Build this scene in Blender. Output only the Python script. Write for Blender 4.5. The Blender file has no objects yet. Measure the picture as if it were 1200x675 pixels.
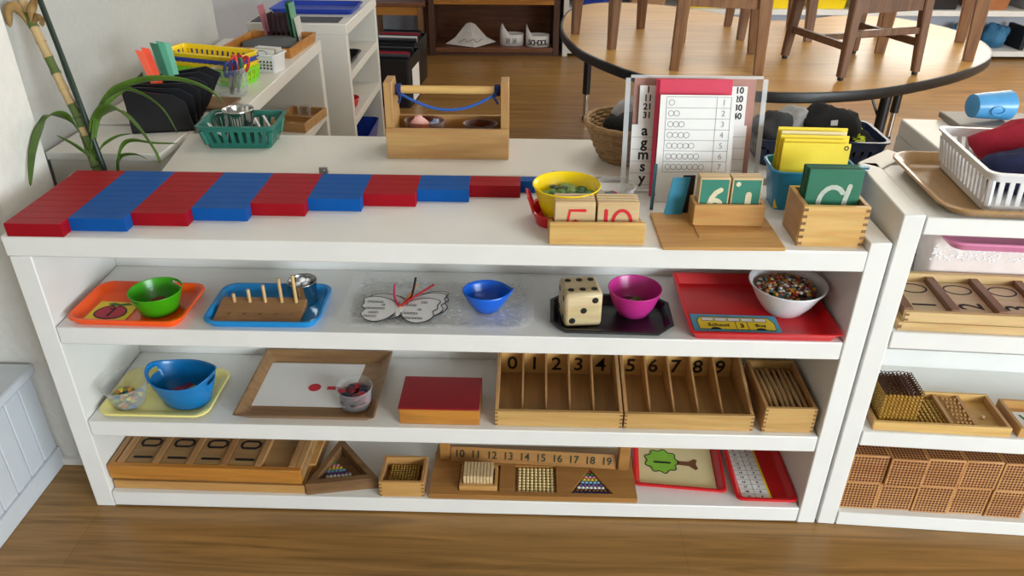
import bpy, bmesh, math, random
from math import sin, cos, pi, radians as RAD
from mathutils import Vector, Matrix, noise
random.seed(7)
SC = bpy.context.scene
COL = SC.collection
# ------------------------------------------------------------------ materials
def lin(h):
    h = h.lstrip('#'); o = []
    for i in (0, 2, 4):
        c = int(h[i:i+2], 16)/255
        o.append(c/12.92 if c <= .04045 else ((c+.055)/1.055)**2.4)
    return (*o, 1)
def mul(c, k): return (min(1, c[0]*k), min(1, c[1]*k), min(1, c[2]*k), 1)
def base(name):
    m = bpy.data.materials.new(name); m.use_nodes = True
    nt = m.node_tree; b = nt.nodes['Principled BSDF']
    return m, nt, b
def coords(nt, scale=(1,1,1), rnd=True):
    t = nt.nodes.new('ShaderNodeTexCoord'); mp = nt.nodes.new('ShaderNodeMapping')
    mp.inputs['Scale'].default_value = scale
    nt.links.new(t.outputs['Object'], mp.inputs['Vector'])
    if rnd:
        oi = nt.nodes.new('ShaderNodeObjectInfo'); mm = nt.nodes.new('ShaderNodeMath'); mm.operation = 'MULTIPLY'; mm.inputs[1].default_value = 37
        nt.links.new(oi.outputs['Random'], mm.inputs[0]); nt.links.new(mm.outputs[0], mp.inputs['Location'])
    return mp
def bump(nt, b, src, strength, dist=.002):
    n = nt.nodes.new('ShaderNodeBump'); n.inputs['Strength'].default_value = strength; n.inputs['Distance'].default_value = dist
    nt.links.new(src, n.inputs['Height']); nt.links.new(n.outputs[0], b.inputs['Normal'])
def mat(name, h, rough=.5, metal=0, var=.06, ns=30, bmp=0, spec=.5, coat=0, bd=.002):
    m, nt, b = base(name); c = lin(h)
    b.inputs['Roughness'].default_value = rough; b.inputs['Metallic'].default_value = metal
    b.inputs['Specular IOR Level'].default_value = spec; b.inputs['Coat Weight'].default_value = coat
    mp = coords(nt); n = nt.nodes.new('ShaderNodeTexNoise'); n.inputs['Scale'].default_value = ns; n.inputs['Detail'].default_value = 3
    r = nt.nodes.new('ShaderNodeValToRGB'); r.color_ramp.elements[0].color = mul(c, 1-var); r.color_ramp.elements[1].color = mul(c, 1+var)
    r.color_ramp.elements[0].position = .3; r.color_ramp.elements[1].position = .7
    L = nt.links.new; L(mp.outputs[0], n.inputs['Vector']); L(n.outputs['Fac'], r.inputs[0]); L(r.outputs[0], b.inputs['Base Color'])
    if bmp: bump(nt, b, n.outputs['Fac'], bmp, bd)
    return m
def wood(name, a, d, axis='x', k=1.0, rough=.42, grain=14.0, coat=0):
    m, nt, b = base(name); L = nt.links.new
    s = {'x': (1.2, grain, grain), 'y': (grain, 1.2, grain), 'z': (grain, grain, 1.2)}[axis]
    mp = coords(nt, tuple(v*k for v in s)); n = nt.nodes.new('ShaderNodeTexNoise'); n.inputs['Scale'].default_value = 3.2; n.inputs['Detail'].default_value = 5; n.inputs['Distortion'].default_value = .9
    L(mp.outputs[0], n.inputs['Vector'])
    r = nt.nodes.new('ShaderNodeValToRGB'); r.color_ramp.elements[0].color = lin(d); r.color_ramp.elements[1].color = lin(a)
    r.color_ramp.elements[0].position = .3; r.color_ramp.elements[1].position = .62
    n2 = nt.nodes.new('ShaderNodeTexNoise'); n2.inputs['Scale'].default_value = 16; n2.inputs['Detail'].default_value = 3; L(mp.outputs[0], n2.inputs['Vector'])
    mx = nt.nodes.new('ShaderNodeMix'); mx.data_type = 'RGBA'; mx.blend_type = 'MULTIPLY'; mx.inputs['Factor'].default_value = .28
    L(n.outputs['Fac'], r.inputs[0]); L(r.outputs[0], mx.inputs[6]); L(n2.outputs['Color'], mx.inputs[7])
    g = nt.nodes.new('ShaderNodeBrightContrast'); g.inputs['Bright'].default_value = .02
    L(mx.outputs[2], g.inputs[0]); L(g.outputs[0], b.inputs['Base Color'])
    b.inputs['Roughness'].default_value = rough; b.inputs['Coat Weight'].default_value = coat; b.inputs['Coat Roughness'].default_value = .15
    bump(nt, b, n2.outputs['Fac'], .12, .0006)
    return m
def clear(name, tint='#ffffff', gl=.35, alpha=.93, rough=.06, op=.015, k=.42):
    m = bpy.data.materials.new(name); m.use_nodes = True; nt = m.node_tree; nt.nodes.clear(); L = nt.links.new
    o = nt.nodes.new('ShaderNodeOutputMaterial'); t = nt.nodes.new('ShaderNodeBsdfTransparent'); g = nt.nodes.new('ShaderNodeBsdfPrincipled')
    t.inputs['Color'].default_value = mul(lin(tint), alpha); g.inputs['Base Color'].default_value = lin('#e8eaec'); g.inputs['Roughness'].default_value = rough
    fr = nt.nodes.new('ShaderNodeLayerWeight'); fr.inputs['Blend'].default_value = gl; mm = nt.nodes.new('ShaderNodeMath'); mm.operation = 'MULTIPLY_ADD'; mm.inputs[1].default_value = k; mm.inputs[2].default_value = op
    tc = nt.nodes.new('ShaderNodeTexCoord'); n = nt.nodes.new('ShaderNodeTexNoise'); n.inputs['Scale'].default_value = 60; L(tc.outputs['Object'], n.inputs['Vector'])
    bp = nt.nodes.new('ShaderNodeBump'); bp.inputs['Strength'].default_value = .05; L(n.outputs['Fac'], bp.inputs['Height']); L(bp.outputs[0], g.inputs['Normal'])
    mx = nt.nodes.new('ShaderNodeMixShader'); L(fr.outputs['Facing'], mm.inputs[0]); L(mm.outputs[0], mx.inputs[0]); L(t.outputs[0], mx.inputs[1]); L(g.outputs[0], mx.inputs[2]); L(mx.outputs[0], o.inputs[0])
    return m
# ------------------------------------------------------------------ mesh builder
class MB:
    def __init__(s): s.v = []; s.f = []; s.m = []
    def add(s, vs, fs, mi=0, M=None):
        o = len(s.v)
        s.v += [tuple(M @ Vector(p)) for p in vs] if M else [tuple(p) for p in vs]
        s.f += [tuple(i+o for i in f) for f in fs]; s.m += [mi]*len(fs); return s
    def box(s, x0, x1, y0, y1, z0, z1, mi=0, M=None):
        vs = [(x0,y0,z0),(x1,y0,z0),(x1,y1,z0),(x0,y1,z0),(x0,y0,z1),(x1,y0,z1),(x1,y1,z1),(x0,y1,z1)]
        return s.add(vs, [(0,3,2,1),(4,5,6,7),(0,1,5,4),(1,2,6,5),(2,3,7,6),(3,0,4,7)], mi, M)
    def loft(s, loops, c0=True, c1=True, mi=0, M=None, close=True):
        n = len(loops[0]); vs = [p for l in loops for p in l]; fs = []
        for k in range(len(loops)-1):
            for i in range(n if close else n-1):
                j = (i+1) % n; fs.append((k*n+i, k*n+j, (k+1)*n+j, (k+1)*n+i))
        if c0: fs.append(tuple(range(n))[::-1])
        if c1: fs.append(tuple((len(loops)-1)*n+i for i in range(n)))
        return s.add(vs, fs, mi, M)
    def lathe(s, prof, n=28, c=(0,0,0), mi=0, c0=True, c1=True, M=None, sy=1):
        return s.loft([[(c[0]+r*cos(2*pi*i/n), c[1]+sy*r*sin(2*pi*i/n), c[2]+z) for i in range(n)] for r, z in prof], c0, c1, mi, M)
    def tube(s, pts, r, n=8, mi=0, cap=True, flat=1.0):
        P = [Vector(p) for p in pts]; R = r if isinstance(r, (list, tuple)) else [r]*len(P); loops = []; up = None
        for i, p in enumerate(P):
            t = (P[min(i+1, len(P)-1)]-P[max(i-1, 0)]).normalized()
            if up is None: up = Vector((0,0,1)) if abs(t.z) < .9 else Vector((1,0,0))
            a = t.cross(up).normalized(); b = a.cross(t).normalized(); up = b
            loops.append([tuple(p+a*cos(2*pi*k/n)*R[i]+b*sin(2*pi*k/n)*R[i]*flat) for k in range(n)])
        return s.loft(loops, cap, cap, mi)
    def prism(s, poly, z0, z1, mi=0, M=None):
        return s.loft([[(x,y,z0) for x,y in poly], [(x,y,z1) for x,y in poly]], True, True, mi, M)
    def ball(s, c, r, n=8, k=5, mi=0, sc=(1,1,1)):
        pr = [(r*sin(pi*i/k), -r*cos(pi*i/k)) for i in range(1, k)]
        loops = [[(c[0]+sc[0]*a*cos(2*pi*j/n), c[1]+sc[1]*a*sin(2*pi*j/n), c[2]+sc[2]*z) for j in range(n)] for a, z in pr]
        return s.loft(loops, True, True, mi)
    def disc(s, c, r, z, n=14, mi=0, sy=1, t=.0006):
        return s.prism([(c[0]+r*cos(2*pi*i/n), c[1]+sy*r*sin(2*pi*i/n)) for i in range(n)], z, z+t, mi)
    def stroke(s, pts, w, t, mi=0, M=None, closed=False):
        P = [Vector((x, y)) for x, y in pts]; n = len(P); L = []; R = []
        for i in range(n):
            a = P[i-1] if (i > 0 or closed) else P[i]; b = P[(i+1) % n] if (i < n-1 or closed) else P[i]
            d = (b-a).normalized(); q = Vector((-d.y, d.x))*w/2; L.append(P[i]+q); R.append(P[i]-q)
        loops = [[(L[i].x,L[i].y,0),(R[i].x,R[i].y,0),(R[i].x,R[i].y,t),(L[i].x,L[i].y,t)] for i in range(n)]
        if closed: loops.append(loops[0])
        s.loft(loops, not closed, not closed, mi, M)
        if not closed:
            for p in (P[0], P[-1]): s.prism([(p.x+w/2*cos(k*pi/5), p.y+w/2*sin(k*pi/5)) for k in range(10)], 0, t*.98, mi, M)
        return s
    def build(s, name, mats, parent=None, loc=(0,0,0), rz=0, smooth=40, bev=0, solid=0):
        me = bpy.data.meshes.new(name); me.from_pydata(s.v, [], s.f)
        if not isinstance(mats, (list, tuple)): mats = [mats]
        for m in mats: me.materials.append(m)
        for p, mi in zip(me.polygons, s.m): p.material_index = mi
        bm = bmesh.new(); bm.from_mesh(me); bmesh.ops.recalc_face_normals(bm, faces=bm.faces); bm.to_mesh(me); bm.free()
        if smooth:
            for p in me.polygons: p.use_smooth = True
            me.set_sharp_from_angle(angle=RAD(smooth))
        o = bpy.data.objects.new(name, me); COL.objects.link(o); o.location = loc; o.rotation_euler = (0,0,rz)
        if parent: o.parent = parent
        if bev:
            md = o.modifiers.new('bevel', 'BEVEL'); md.width = bev; md.segments = 2; md.limit_method = 'ANGLE'; md.angle_limit = RAD(50)
        if solid:
            md = o.modifiers.new('solid', 'SOLIDIFY'); md.thickness = solid; md.offset = 0
        return o
def tag(o, label, cat, group=None, kind=None):
    o['label'] = label; o['category'] = cat
    if group: o['group'] = group
    if kind: o['kind'] = kind
    return o
def thing(name, label, cat, loc=(0,0,0), rz=0, group=None):
    o = bpy.data.objects.new(name, None); COL.objects.link(o); o.empty_display_size = .02
    o.location = loc; o.rotation_euler = (0,0,rz); return tag(o, label, cat, group)
def struct(o): o['kind'] = 'structure'; return o
def dup(root, loc, rz=0, label=None, group=None):
    c = root.copy(); COL.objects.link(c); c.location = loc; c.rotation_euler = (0,0,rz)
    if label: c['label'] = label
    if group: c['group'] = group
    for ch in root.children:
        d = ch.copy(); COL.objects.link(d); d.parent = c
        for g in ch.children:
            e = g.copy(); COL.objects.link(e); e.parent = d
    return c
def text(s, size, M, m, parent=None, name='lettering', off=0, ext=.0003, sx=1):
    cu = bpy.data.curves.new('t', 'FONT'); cu.body = s; cu.size = size; cu.align_x = 'CENTER'; cu.align_y = 'CENTER'; cu.extrude = ext; cu.offset = off*size
    cu.resolution_u = 3
    t = bpy.data.objects.new('t', cu); COL.objects.link(t)
    me = bpy.data.meshes.new_from_object(t.evaluated_get(bpy.context.evaluated_depsgraph_get()))
    bpy.data.objects.remove(t); bpy.data.curves.remove(cu)
    me.transform(M @ Matrix.Diagonal((sx,1,1,1))); me.materials.clear(); me.materials.append(m); me.name = name
    o = bpy.data.objects.new(name, me); COL.objects.link(o)
    if parent: o.parent = parent
    return o
T = Matrix.Translation
def RX(d): return Matrix.Rotation(RAD(d), 4, 'X')
def RY(d): return Matrix.Rotation(RAD(d), 4, 'Y')
def RZ(d): return Matrix.Rotation(RAD(d), 4, 'Z')
def rrect(w, d, r, z, n=5, cx=0, cy=0):
    o = []; r = max(r, .0005)
    for k, (sx, sy) in enumerate(((1,1),(-1,1),(-1,-1),(1,-1))):
        for i in range(n+1):
            a = pi/2*k+pi/2*i/n; o.append((cx+sx*(w/2-r)+r*cos(a), cy+sy*(d/2-r)+r*sin(a), z))
    return o
def crom(P, n=6, closed=False):
    P = [Vector(p) for p in P]; o = []; N = len(P)
    for i in range(N if closed else N-1):
        g = (lambda k: P[k % N]) if closed else (lambda k: P[max(0, min(N-1, k))])
        a, b, c, d = g(i-1), g(i), g(i+1), g(i+2)
        for j in range(n):
            t = j/n; o.append(tuple(.5*((2*b)+(-a+c)*t+(2*a-5*b+4*c-d)*t*t+(-a+3*b-3*c+d)*t**3)))
    if not closed: o.append(tuple(P[-1]))
    return o
ORD = ['first','second','third','fourth','fifth','sixth','seventh','eighth','ninth','tenth']
# ------------------------------------------------------------------ palette
WHITE = mat('white_paint', '#e6e5e1', .38, var=.025, ns=9, bmp=.05)
WHITE2 = mat('old_white_paint', '#dfdcd4', .4, var=.03, ns=7, bmp=.08)
WALL = mat('grey_wall_plaster', '#b3b3af', .8, var=.03, ns=60, bmp=.25)
WALLT = mat('textured_wall_plaster', '#dddbd5', .8, var=.03, ns=45, bmp=.6, bd=.004)
WALLB = mat('blue_grey_wall', '#b9bdc6', .8, var=.02, ns=50, bmp=.2)
BEAD = mat('painted_beadboard', '#cfd4da', .5, var=.03, ns=14, bmp=.1)
RED = mat('red_lacquer', '#9a0a1a', .42, var=.05, spec=.18); BLUE = mat('blue_lacquer', '#06509c', .42, var=.05, spec=.18)
MAPLE = wood('pale_maple_wood', '#e3b86c', '#cf9c50', 'x'); MAPLEZ = wood('upright_maple_wood', '#dfb878', '#c99b5f', 'z'); MAPLEY = wood('lengthwise_maple_wood', '#dbb377', '#c4955a', 'y')
BEECH = wood('beech_wood', '#cf9c56', '#ba823c', 'x'); TEENW = wood('dark_beech_wood', '#b27c36', '#9a6626', 'x'); BEECHY = wood('beech_wood_lengthwise', '#c89860', '#b07d45', 'y')
OAKT = wood('brown_oak_wood', '#a67c4b', '#835c34', 'x'); OAKTY = wood('brown_oak_wood_lengthwise', '#a67c4b', '#835c34', 'y')
AMBER = wood('amber_varnished_wood', '#cb8626', '#ad6b16', 'x'); WALN = wood('walnut_wood', '#8a6234', '#67451f', 'x')
WALNY = wood('walnut_strip_wood', '#875a3c', '#63402a', 'y')
CADDY = wood('honey_pine_wood', '#c79a5c', '#b18146', 'x'); CADDYZ = wood('honey_pine_upright', '#c39657', '#ad7d43', 'z')
CHAIRW = wood('chair_brown_wood', '#9a6a40', '#744a29', 'z', coat=.2); CHAIRD = wood('chair_dark_wood', '#7c5234', '#583720', 'z', coat=.2)
CASEW = wood('mahogany_wood', '#8a5027', '#683818', 'x', coat=.2); CASEZ = wood('mahogany_upright_wood', '#5c321b', '#3e200f', 'z', coat=.2)
TABLEW = wood('table_laminate', '#e2b060', '#d09848', 'x', .6, rough=.34)
BLACK = mat('black_plastic', '#15151a', .4); BLKG = mat('black_rubber', '#0e0e10', .55); INK = mat('black_ink', '#101014', .6); REDI = mat('red_ink', '#d01828', .6)
PAPER = mat('white_paper', '#eceae8', .75, var=.015); CREAM = mat('cream_paper', '#ead9a5', .7, var=.02); YEL = mat('yellow_paper', '#f2d632', .55, var=.03)
GREYI = mat('pencil_grey', '#77777c', .7); CHROME = mat('polished_steel', '#c8c8c8', .16, 1, .02); STEEL = mat('brushed_steel', '#a9a9aa', .3, 1, .05)
GOLD = mat('gold_bead', '#a88238', .25, .35, .05); WIRE = mat('dark_copper_wire', '#4a2a1e', .4, .4)
def pl(n, h, r=.3): return mat(n, h, r, var=.03, coat=.1)
P_OR = pl('orange_plastic', '#ff5a10'); P_GR = pl('green_plastic', '#3ea312'); P_BL = pl('sky_blue_plastic', '#128ad0'); P_DB = pl('strong_blue_plastic', '#0f63d6'); P_TB = pl('tub_blue_plastic', '#0a76ba')
P_PK = pl('magenta_plastic', '#c8338c'); P_RD = pl('red_plastic', '#d0151f'); P_YE = pl('pale_yellow_plastic', '#f0e48c'); P_YB = pl('bright_yellow_plastic', '#f6d400'); P_WH = pl('white_plastic', '#e6e6e8')
P_TE = pl('teal_plastic', '#1c6a5c', .4); P_NV = pl('navy_plastic', '#14264a', .4); P_TQ = pl('turquoise_plastic', '#1a86b4'); P_LG = pl('lime_plastic', '#7fd628', .35); P_RB = pl('royal_blue_plastic', '#1c3ca4')
P_TAN = wood('tan_tray_laminate', '#b48a50', '#9c7440', 'y', .7, .3, coat=.2); P_PINK = pl('pink_plastic', '#e58db4'); P_BK = mat('glossy_black_plastic', '#101012', .3)
GRN = mat('green_card', '#1f6b4e', .6); GRN2 = mat('teal_green_card', '#2a7a66', .6); SAND = mat('sandpaper', '#d9cfae', .95, bmp=.6, ns=200); SANDG = mat('grey_sandpaper', '#b9bfb2', .95, bmp=.6, ns=200)
CLR = clear('clear_plastic'); CLRT = clear('clear_tray_plastic', gl=.3, alpha=1, op=.02, k=.3); PEB = clear('pebbled_clear_plastic', alpha=1, op=.10, k=.35, rough=.4); SLVE = clear('sleeve_edge_plastic', alpha=1, op=.38, k=.5, rough=.2); SLV = clear('sleeve_plastic', gl=.22, alpha=.96, rough=.15)
# ------------------------------------------------------------------ the setting
def make_floor():
    m, nt, b = base('oak_laminate_floor'); L = nt.links.new
    mp = coords(nt, (1,1,1), False)
    br = nt.nodes.new('ShaderNodeTexBrick'); br.inputs['Scale'].default_value = 1; br.inputs['Brick Width'].default_value = 1.25; br.inputs['Row Height'].default_value = .165
    br.inputs['Mortar Size'].default_value = .0012; br.inputs['Color1'].default_value = (.9,.9,.9,1); br.inputs['Color2'].default_value = (1.06,1.06,1.06,1); br.inputs['Mortar'].default_value = (.8,.79,.78,1)
    br.offset = .37; L(mp.outputs[0], br.inputs['Vector'])
    mp2 = coords(nt, (1.0, 17, 1), False); n = nt.nodes.new('ShaderNodeTexNoise'); n.inputs['Scale'].default_value = 2.2; n.inputs['Detail'].default_value = 6; n.inputs['Distortion'].default_value = 1.4; L(mp2.outputs[0], n.inputs['Vector'])
    r = nt.nodes.new('ShaderNodeValToRGB'); e = r.color_ramp.elements; e[0].position = .28; e[0].color = lin('#7a572a'); e[1].position = .7; e[1].color = lin('#ab7f47')
    x = e.new(.5); x.color = lin('#97703c'); L(n.outputs['Fac'], r.inputs[0])
    mx = nt.nodes.new('ShaderNodeMix'); mx.data_type = 'RGBA'; mx.blend_type = 'MULTIPLY'; mx.inputs['Factor'].default_value = 1
    L(r.outputs[0], mx.inputs[6]); L(br.outputs['Color'], mx.inputs[7]); L(mx.outputs[2], b.inputs['Base Color'])
    b.inputs['Roughness'].default_value = .33; bump(nt, b, n.outputs['Fac'], .05, .001)
    struct(MB().box(-1.6, 7.2, -4.2, 4.75, -.05, 0).build('floor', m, smooth=0))
make_floor()
struct(MB().box(-1.0, -.095, .136, .31, 0, 2.6).build('wall_left_pillar', WALLT, smooth=0))
struct(MB().box(-1.0, -.185, .31, 1.57, 0, 2.6).build('wall_left', WALL, smooth=0))
struct(MB().box(-1.0, -.53, 1.57, 4.62, 0, 2.6).build('wall_left_recess', WALLB, smooth=0))
struct(MB().box(-1.6, -1.0, -4.2, 4.62, 0, 2.6).build('wall_left_outer', WALL, smooth=0))
bw = MB().box(-1.0, 7.2, 4.62, 4.75, 0, 1.15).box(-1.0, 7.2, 4.62, 4.75, 2.25, 2.6).box(-1.0, 1.3, 4.62, 4.75, 1.15, 2.25)
for x0, x1 in ((2.9, 3.1), (4.7, 4.9), (6.5, 7.2)): bw.box(x0, x1, 4.62, 4.75, 1.15, 2.25)
struct(bw.build('wall_back', WALLB, smooth=0))
for i, (x0, x1) in enumerate(((1.3, 2.9), (3.1, 4.7), (4.9, 6.5))):
    w = MB()
    for a, b in ((x0, x0+.05), (x1-.05, x1), ((x0+x1)/2-.02, (x0+x1)/2+.02)): w.box(a, b, 4.64, 4.70, 1.15, 2.25)
    w.box(x0, x1, 4.64, 4.70, 1.15, 1.2).box(x0, x1, 4.64, 4.70, 2.2, 2.25)
    struct(w.build('window_%d' % (i+1), WHITE, smooth=0))
struct(MB().box(-1.6, 7.35, -4.3, 4.75, 2.6, 2.7).build('ceiling', mat('white_ceiling_paint', '#e2e0da', .8, bmp=.1), smooth=0))
struct(MB().box(7.2, 7.35, -4.3, 4.75, 0, 2.6).build('wall_right', WALLT, smooth=0))
fw = MB().box(-1.6, 7.2, -4.3, -4.2, 0, .6).box(-1.6, 7.2, -4.3, -4.2, 2.3, 2.6).box(-1.6, 3.2, -4.3, -4.2, .6, 2.3).box(6.8, 7.2, -4.3, -4.2, .6, 2.3)
struct(fw.build('wall_front', WALLT, smooth=0))
wf = MB()
for x in (3.2, 4.38, 5.56, 6.74): wf.box(x, x+.06, -4.27, -4.21, .6, 2.3)
wf.box(3.2, 6.8, -4.27, -4.21, .6, .66).box(3.2, 6.8, -4.27, -4.21, 2.24, 2.3)
struct(wf.build('window_4', WHITE, smooth=0))
struct(MB().box(-.152, -.012, .124, .136, 0, .018).build('baseboard_left', WHITE, smooth=0))
# slatted heater cover along the left wall
t = thing('heater_cover', 'low pale beadboard heater cover along the left wall', 'heater cover', (-.155, .13, 0))
b = MB().box(-.2, -.012, -1.2, 0, .05, .262)
for k in range(24): b.box(-.012, 0, -1.2+k*.05+.0015, -1.2+(k+1)*.05-.0015, .05, .262)
b.build('slatted_panel', BEAD, t, bev=.002)
MB().box(-.22, .018, -1.22, -.004, .262, .285).build('cap', BEAD, t, bev=.004)
MB().box(-.2, .006, -1.2, 0, 0, .05).build('baseboard', BEAD, t, bev=.002)

# ------------------------------------------------------------------ main white shelf
SZ = (.042, .2368, .4624, .651)
t = thing('open_shelf', 'long low white open shelf in the foreground with number rods on top', 'shelf unit', (0,0,0))
M3 = MB().prism([(-.014,0),(1.503,0),(1.503,.3),(-.045,.3)], .611, .651); M3.build('top_board', WHITE, t, bev=.0025)
for k in range(3): MB().box(.031, 1.501, 0, .246, SZ[k]-.038, SZ[k]).build('shelf_board', WHITE, t, bev=.002)
MB().box(-.011, .029, .001, .29, 0, .611).build('side_panel', WHITE, t, bev=.002)
MB().box(1.503, 1.541, 0, .29, 0, .668).build('side_panel', WHITE, t, bev=.0025)
bp = MB()
for z0, z1 in ((0, .205), (.2075, .278), (.2805, .43), (.4325, .502), (.5045, .611)): bp.box(.029, 1.503, .247, .262, z0, z1)
bp.build('back_panel', WHITE, t, bev=.002)
# cabinet behind it
t = thing('rear_cabinet', 'white cabinet standing back to back behind the foreground shelf', 'shelf unit', (0,0,0))
MB().prism([(.136,.318),(1.7,.345),(1.7,.57),(.1,.57)], .613, .651).build('top_board', WHITE2, t, bev=.003)
MB().prism([(.14,.32),(.175,.32),(.14,.566),(.105,.566)], 0, .613).build('side_panel', WHITE2, t)
MB().box(1.66, 1.7, .35, .566, 0, .613).build('side_panel', WHITE2, t)
MB().box(.16, 1.66, .33, .345, .02, .613).build('back_panel', WHITE2, t)
for z in (.04, .33): MB().box(.165, 1.66, .345, .56, z, z+.03).build('shelf_board', WHITE2, t)
for x in (.482, .972):
    MB().box(x-.009, x+.009, .322, .327, .651, .664).box(x-.009, x+.009, .327, .335, .651, .653).ball((x+.002,.32,.658), .0035).build('corner_bracket', STEEL, t, bev=.0005)

# ------------------------------------------------------------------ right-hand shelf (turned 3 degrees)
RA = RAD(-3.0); RO = Vector((1.546, .0, 0))
def rs(x, y, z): return (RO.x+x*cos(RA)-y*sin(RA), RO.y+x*sin(RA)+y*cos(RA), z)
RZS = (.036, .256, .490, .722)
t = thing('open_shelf', 'white open shelf at the right edge holding dotted wooden cubes', 'shelf unit', rs(0,0,0), RA)
MB().prism([(0,0),(.037,0),(.037,.25),(0,.25)], 0, .722).build('side_panel', WHITE, t, bev=.0025)
MB().prism([(0,.25),(.037,.22),(.11,.30),(.085,.335)], 0, .722).build('corner_post', WHITE2, t, bev=.002)
MB().box(.93, .967, 0, .25, 0, .722).build('side_panel', WHITE, t, bev=.0025)
MB().box(.039, .929, 0, .25, .686, .719).build('top_board', WHITE, t, bev=.002)
for k in range(3): MB().box(.039, .929, 0, .25, RZS[k]-.036, RZS[k]).build('shelf_board', WHITE, t, bev=.002)
bp = MB()
for z0, z1 in ((0,.30), (.303,.40), (.403,.53), (.533,.60), (.603,.686)):
    for x0, x1 in ((.039,.062), (.0635,.929)): bp.box(x0, x1, .235, .25, z0, z1)
bp.build('back_panel', WHITE, t, bev=.0015)
t = thing('rear_cabinet', 'white cabinet behind the right shelf carrying a grey board and blue cup', 'shelf unit', (1.755,.34,0), RAD(-2))
MB().box(0, .62, 0, .2, .684, .722).build('top_board', WHITE2, t, bev=.003)
MB().box(0, .035, 0, .2, 0, .684).build('side_panel', WHITE2, t); MB().box(.585, .62, 0, .2, 0, .684).build('side_panel', WHITE2, t)
MB().box(.035, .585, .0, .015, 0, .684).build('back_panel', WHITE2, t)
for z in (.03, .36): MB().box(.035, .585, .015, .2, z, z+.03).build('shelf_board', WHITE2, t)

# ------------------------------------------------------------------ number rods
names = ['shortest','second shortest','third shortest','fourth shortest','fifth shortest','fifth longest','fourth longest','third longest','second longest','longest']
for n in range(1, 11):
    b = MB()
    for k in range(n): b.box(k*.1, (k+1)*.1, .0002, .0254, 0, .025, k % 2)
    y = (n-1)*.02565; a = .0058
    lab = 'red number rod of one section, the shortest, at the front of the rods' if n == 1 else '%s red and blue number rod, %s row from the front' % (names[n-1], ORD[n-1])
    tag(b.build('number_rod', [RED, BLUE], None, (-y*sin(a), y*cos(a), .651), a, smooth=0, bev=.0006), lab, 'number rod', 'red and blue number rods laid as a stair on the shelf top')
# ------------------------------------------------------------------ shared makers
def tray_mb(w, d, h, r, flare=.012, lip=.006, t=.0025, n=5):
    b = MB()
    b.loft([rrect(w-2*flare-2*lip, d-2*flare-2*lip, r*.7, 0, n), rrect(w-2*lip, d-2*lip, r, h-.004, n), rrect(w, d, r, h-.004, n), rrect(w, d, r, h-.0015, n), rrect(w-.003, d-.003, r, h, n),
            rrect(w-2*lip-.002, d-2*lip-.002, r, h-.0005, n), rrect(w-2*flare-2*lip-.006, d-2*flare-2*lip-.006, r*.7, t+.002, n), rrect(w-2*flare-2*lip-.011, d-2*flare-2*lip-.011, r*.65, t, n)])
    return b
def bowl_mb(prof, n=36, slots=(), sy=1, dz=None, inner=1):
    """single surface of revolution; slots = (row, first, last) quads left open as hand holes"""
    b = MB(); rows = len(prof); vs = []
    for k, (r, z) in enumerate(prof):
        for i in range(n):
            a = 2*pi*i/n; zz = z+(dz(a)*(z/prof[-1][1])**2 if dz else 0); vs.append((r*cos(a), sy*r*sin(a), zz))
    fs = [tuple(range(n))[::-1]]
    for k in range(rows-1):
        for i in range(n):
            if any(k == s[0] and s[1] <= i <= s[2] for s in slots): continue
            j = (i+1) % n; fs.append((k*n+i, k*n+j, (k+1)*n+j, (k+1)*n+i))
    return b.add(vs, fs)
def basket(root, m, w, d, h, fl, r=.02, pitch=.014, bar=.006, band=.012, foot=.01, name='basket_body', t=.003):
    """slotted basket: floor, lower band, upright bars, rim band (all one moulding)"""
    b = MB(); W = lambda z: w-2*fl*(1-z/h); Dp = lambda z: d-2*fl*(1-z/h)
    b.loft([rrect(W(0), Dp(0), r, 0), rrect(W(foot), Dp(foot), r, foot), rrect(W(foot)-2*t, Dp(foot)-2*t, r, foot), rrect(W(0)-2*t, Dp(0)-2*t, r, t)])
    z = h-band
    l = [rrect(W(z), Dp(z), r, z), rrect(w, d, r, h-.003), rrect(w+.008, d+.008, r, h-.003), rrect(w+.008, d+.008, r, h), rrect(w-2*t, d-2*t, r, h), rrect(W(z)-2*t, Dp(z)-2*t, r, z)]
    b.loft(l+[l[0]], False, False)
    def bars(n, f):
        for i in range(n):
            p0, p1, tx = f((i+.5)/n)
            P, Q = Vector(p0), Vector(p1); q = Vector(tx)*bar/2; nn = Vector((-tx[1], tx[0], 0))*t*.5
            b.loft([[tuple(x-q-nn), tuple(x+q-nn), tuple(x+q+nn), tuple(x-q+nn)] for x in (P, Q)])
    for sy in (-1, 1):
        bars(max(3, int((w-2*r)/pitch)), lambda u: ((((u-.5)*(W(foot)-2*r+.01)), sy*(Dp(foot)/2-t/2), foot-.001), (((u-.5)*(W(z)-2*r+.01)), sy*(Dp(z)/2-t/2), z+.001), (1,0,0)))
        bars(max(3, int((d-2*r)/pitch)), lambda u: ((sy*(W(foot)/2-t/2), (u-.5)*(Dp(foot)-2*r+.01), foot-.001), (sy*(W(z)/2-t/2), (u-.5)*(Dp(z)-2*r+.01), z+.001), (0,1,0)))
    for sx in (-1, 1):
        for sy in (-1, 1):
            b.tube([(sx*(W(foot)/2-r*.35), sy*(Dp(foot)/2-r*.35), foot-.002), (sx*(W(z)/2-r*.35), sy*(Dp(z)/2-r*.35), z+.002)], bar*.8, 6)
    return b.build(name, m, root)
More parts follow.
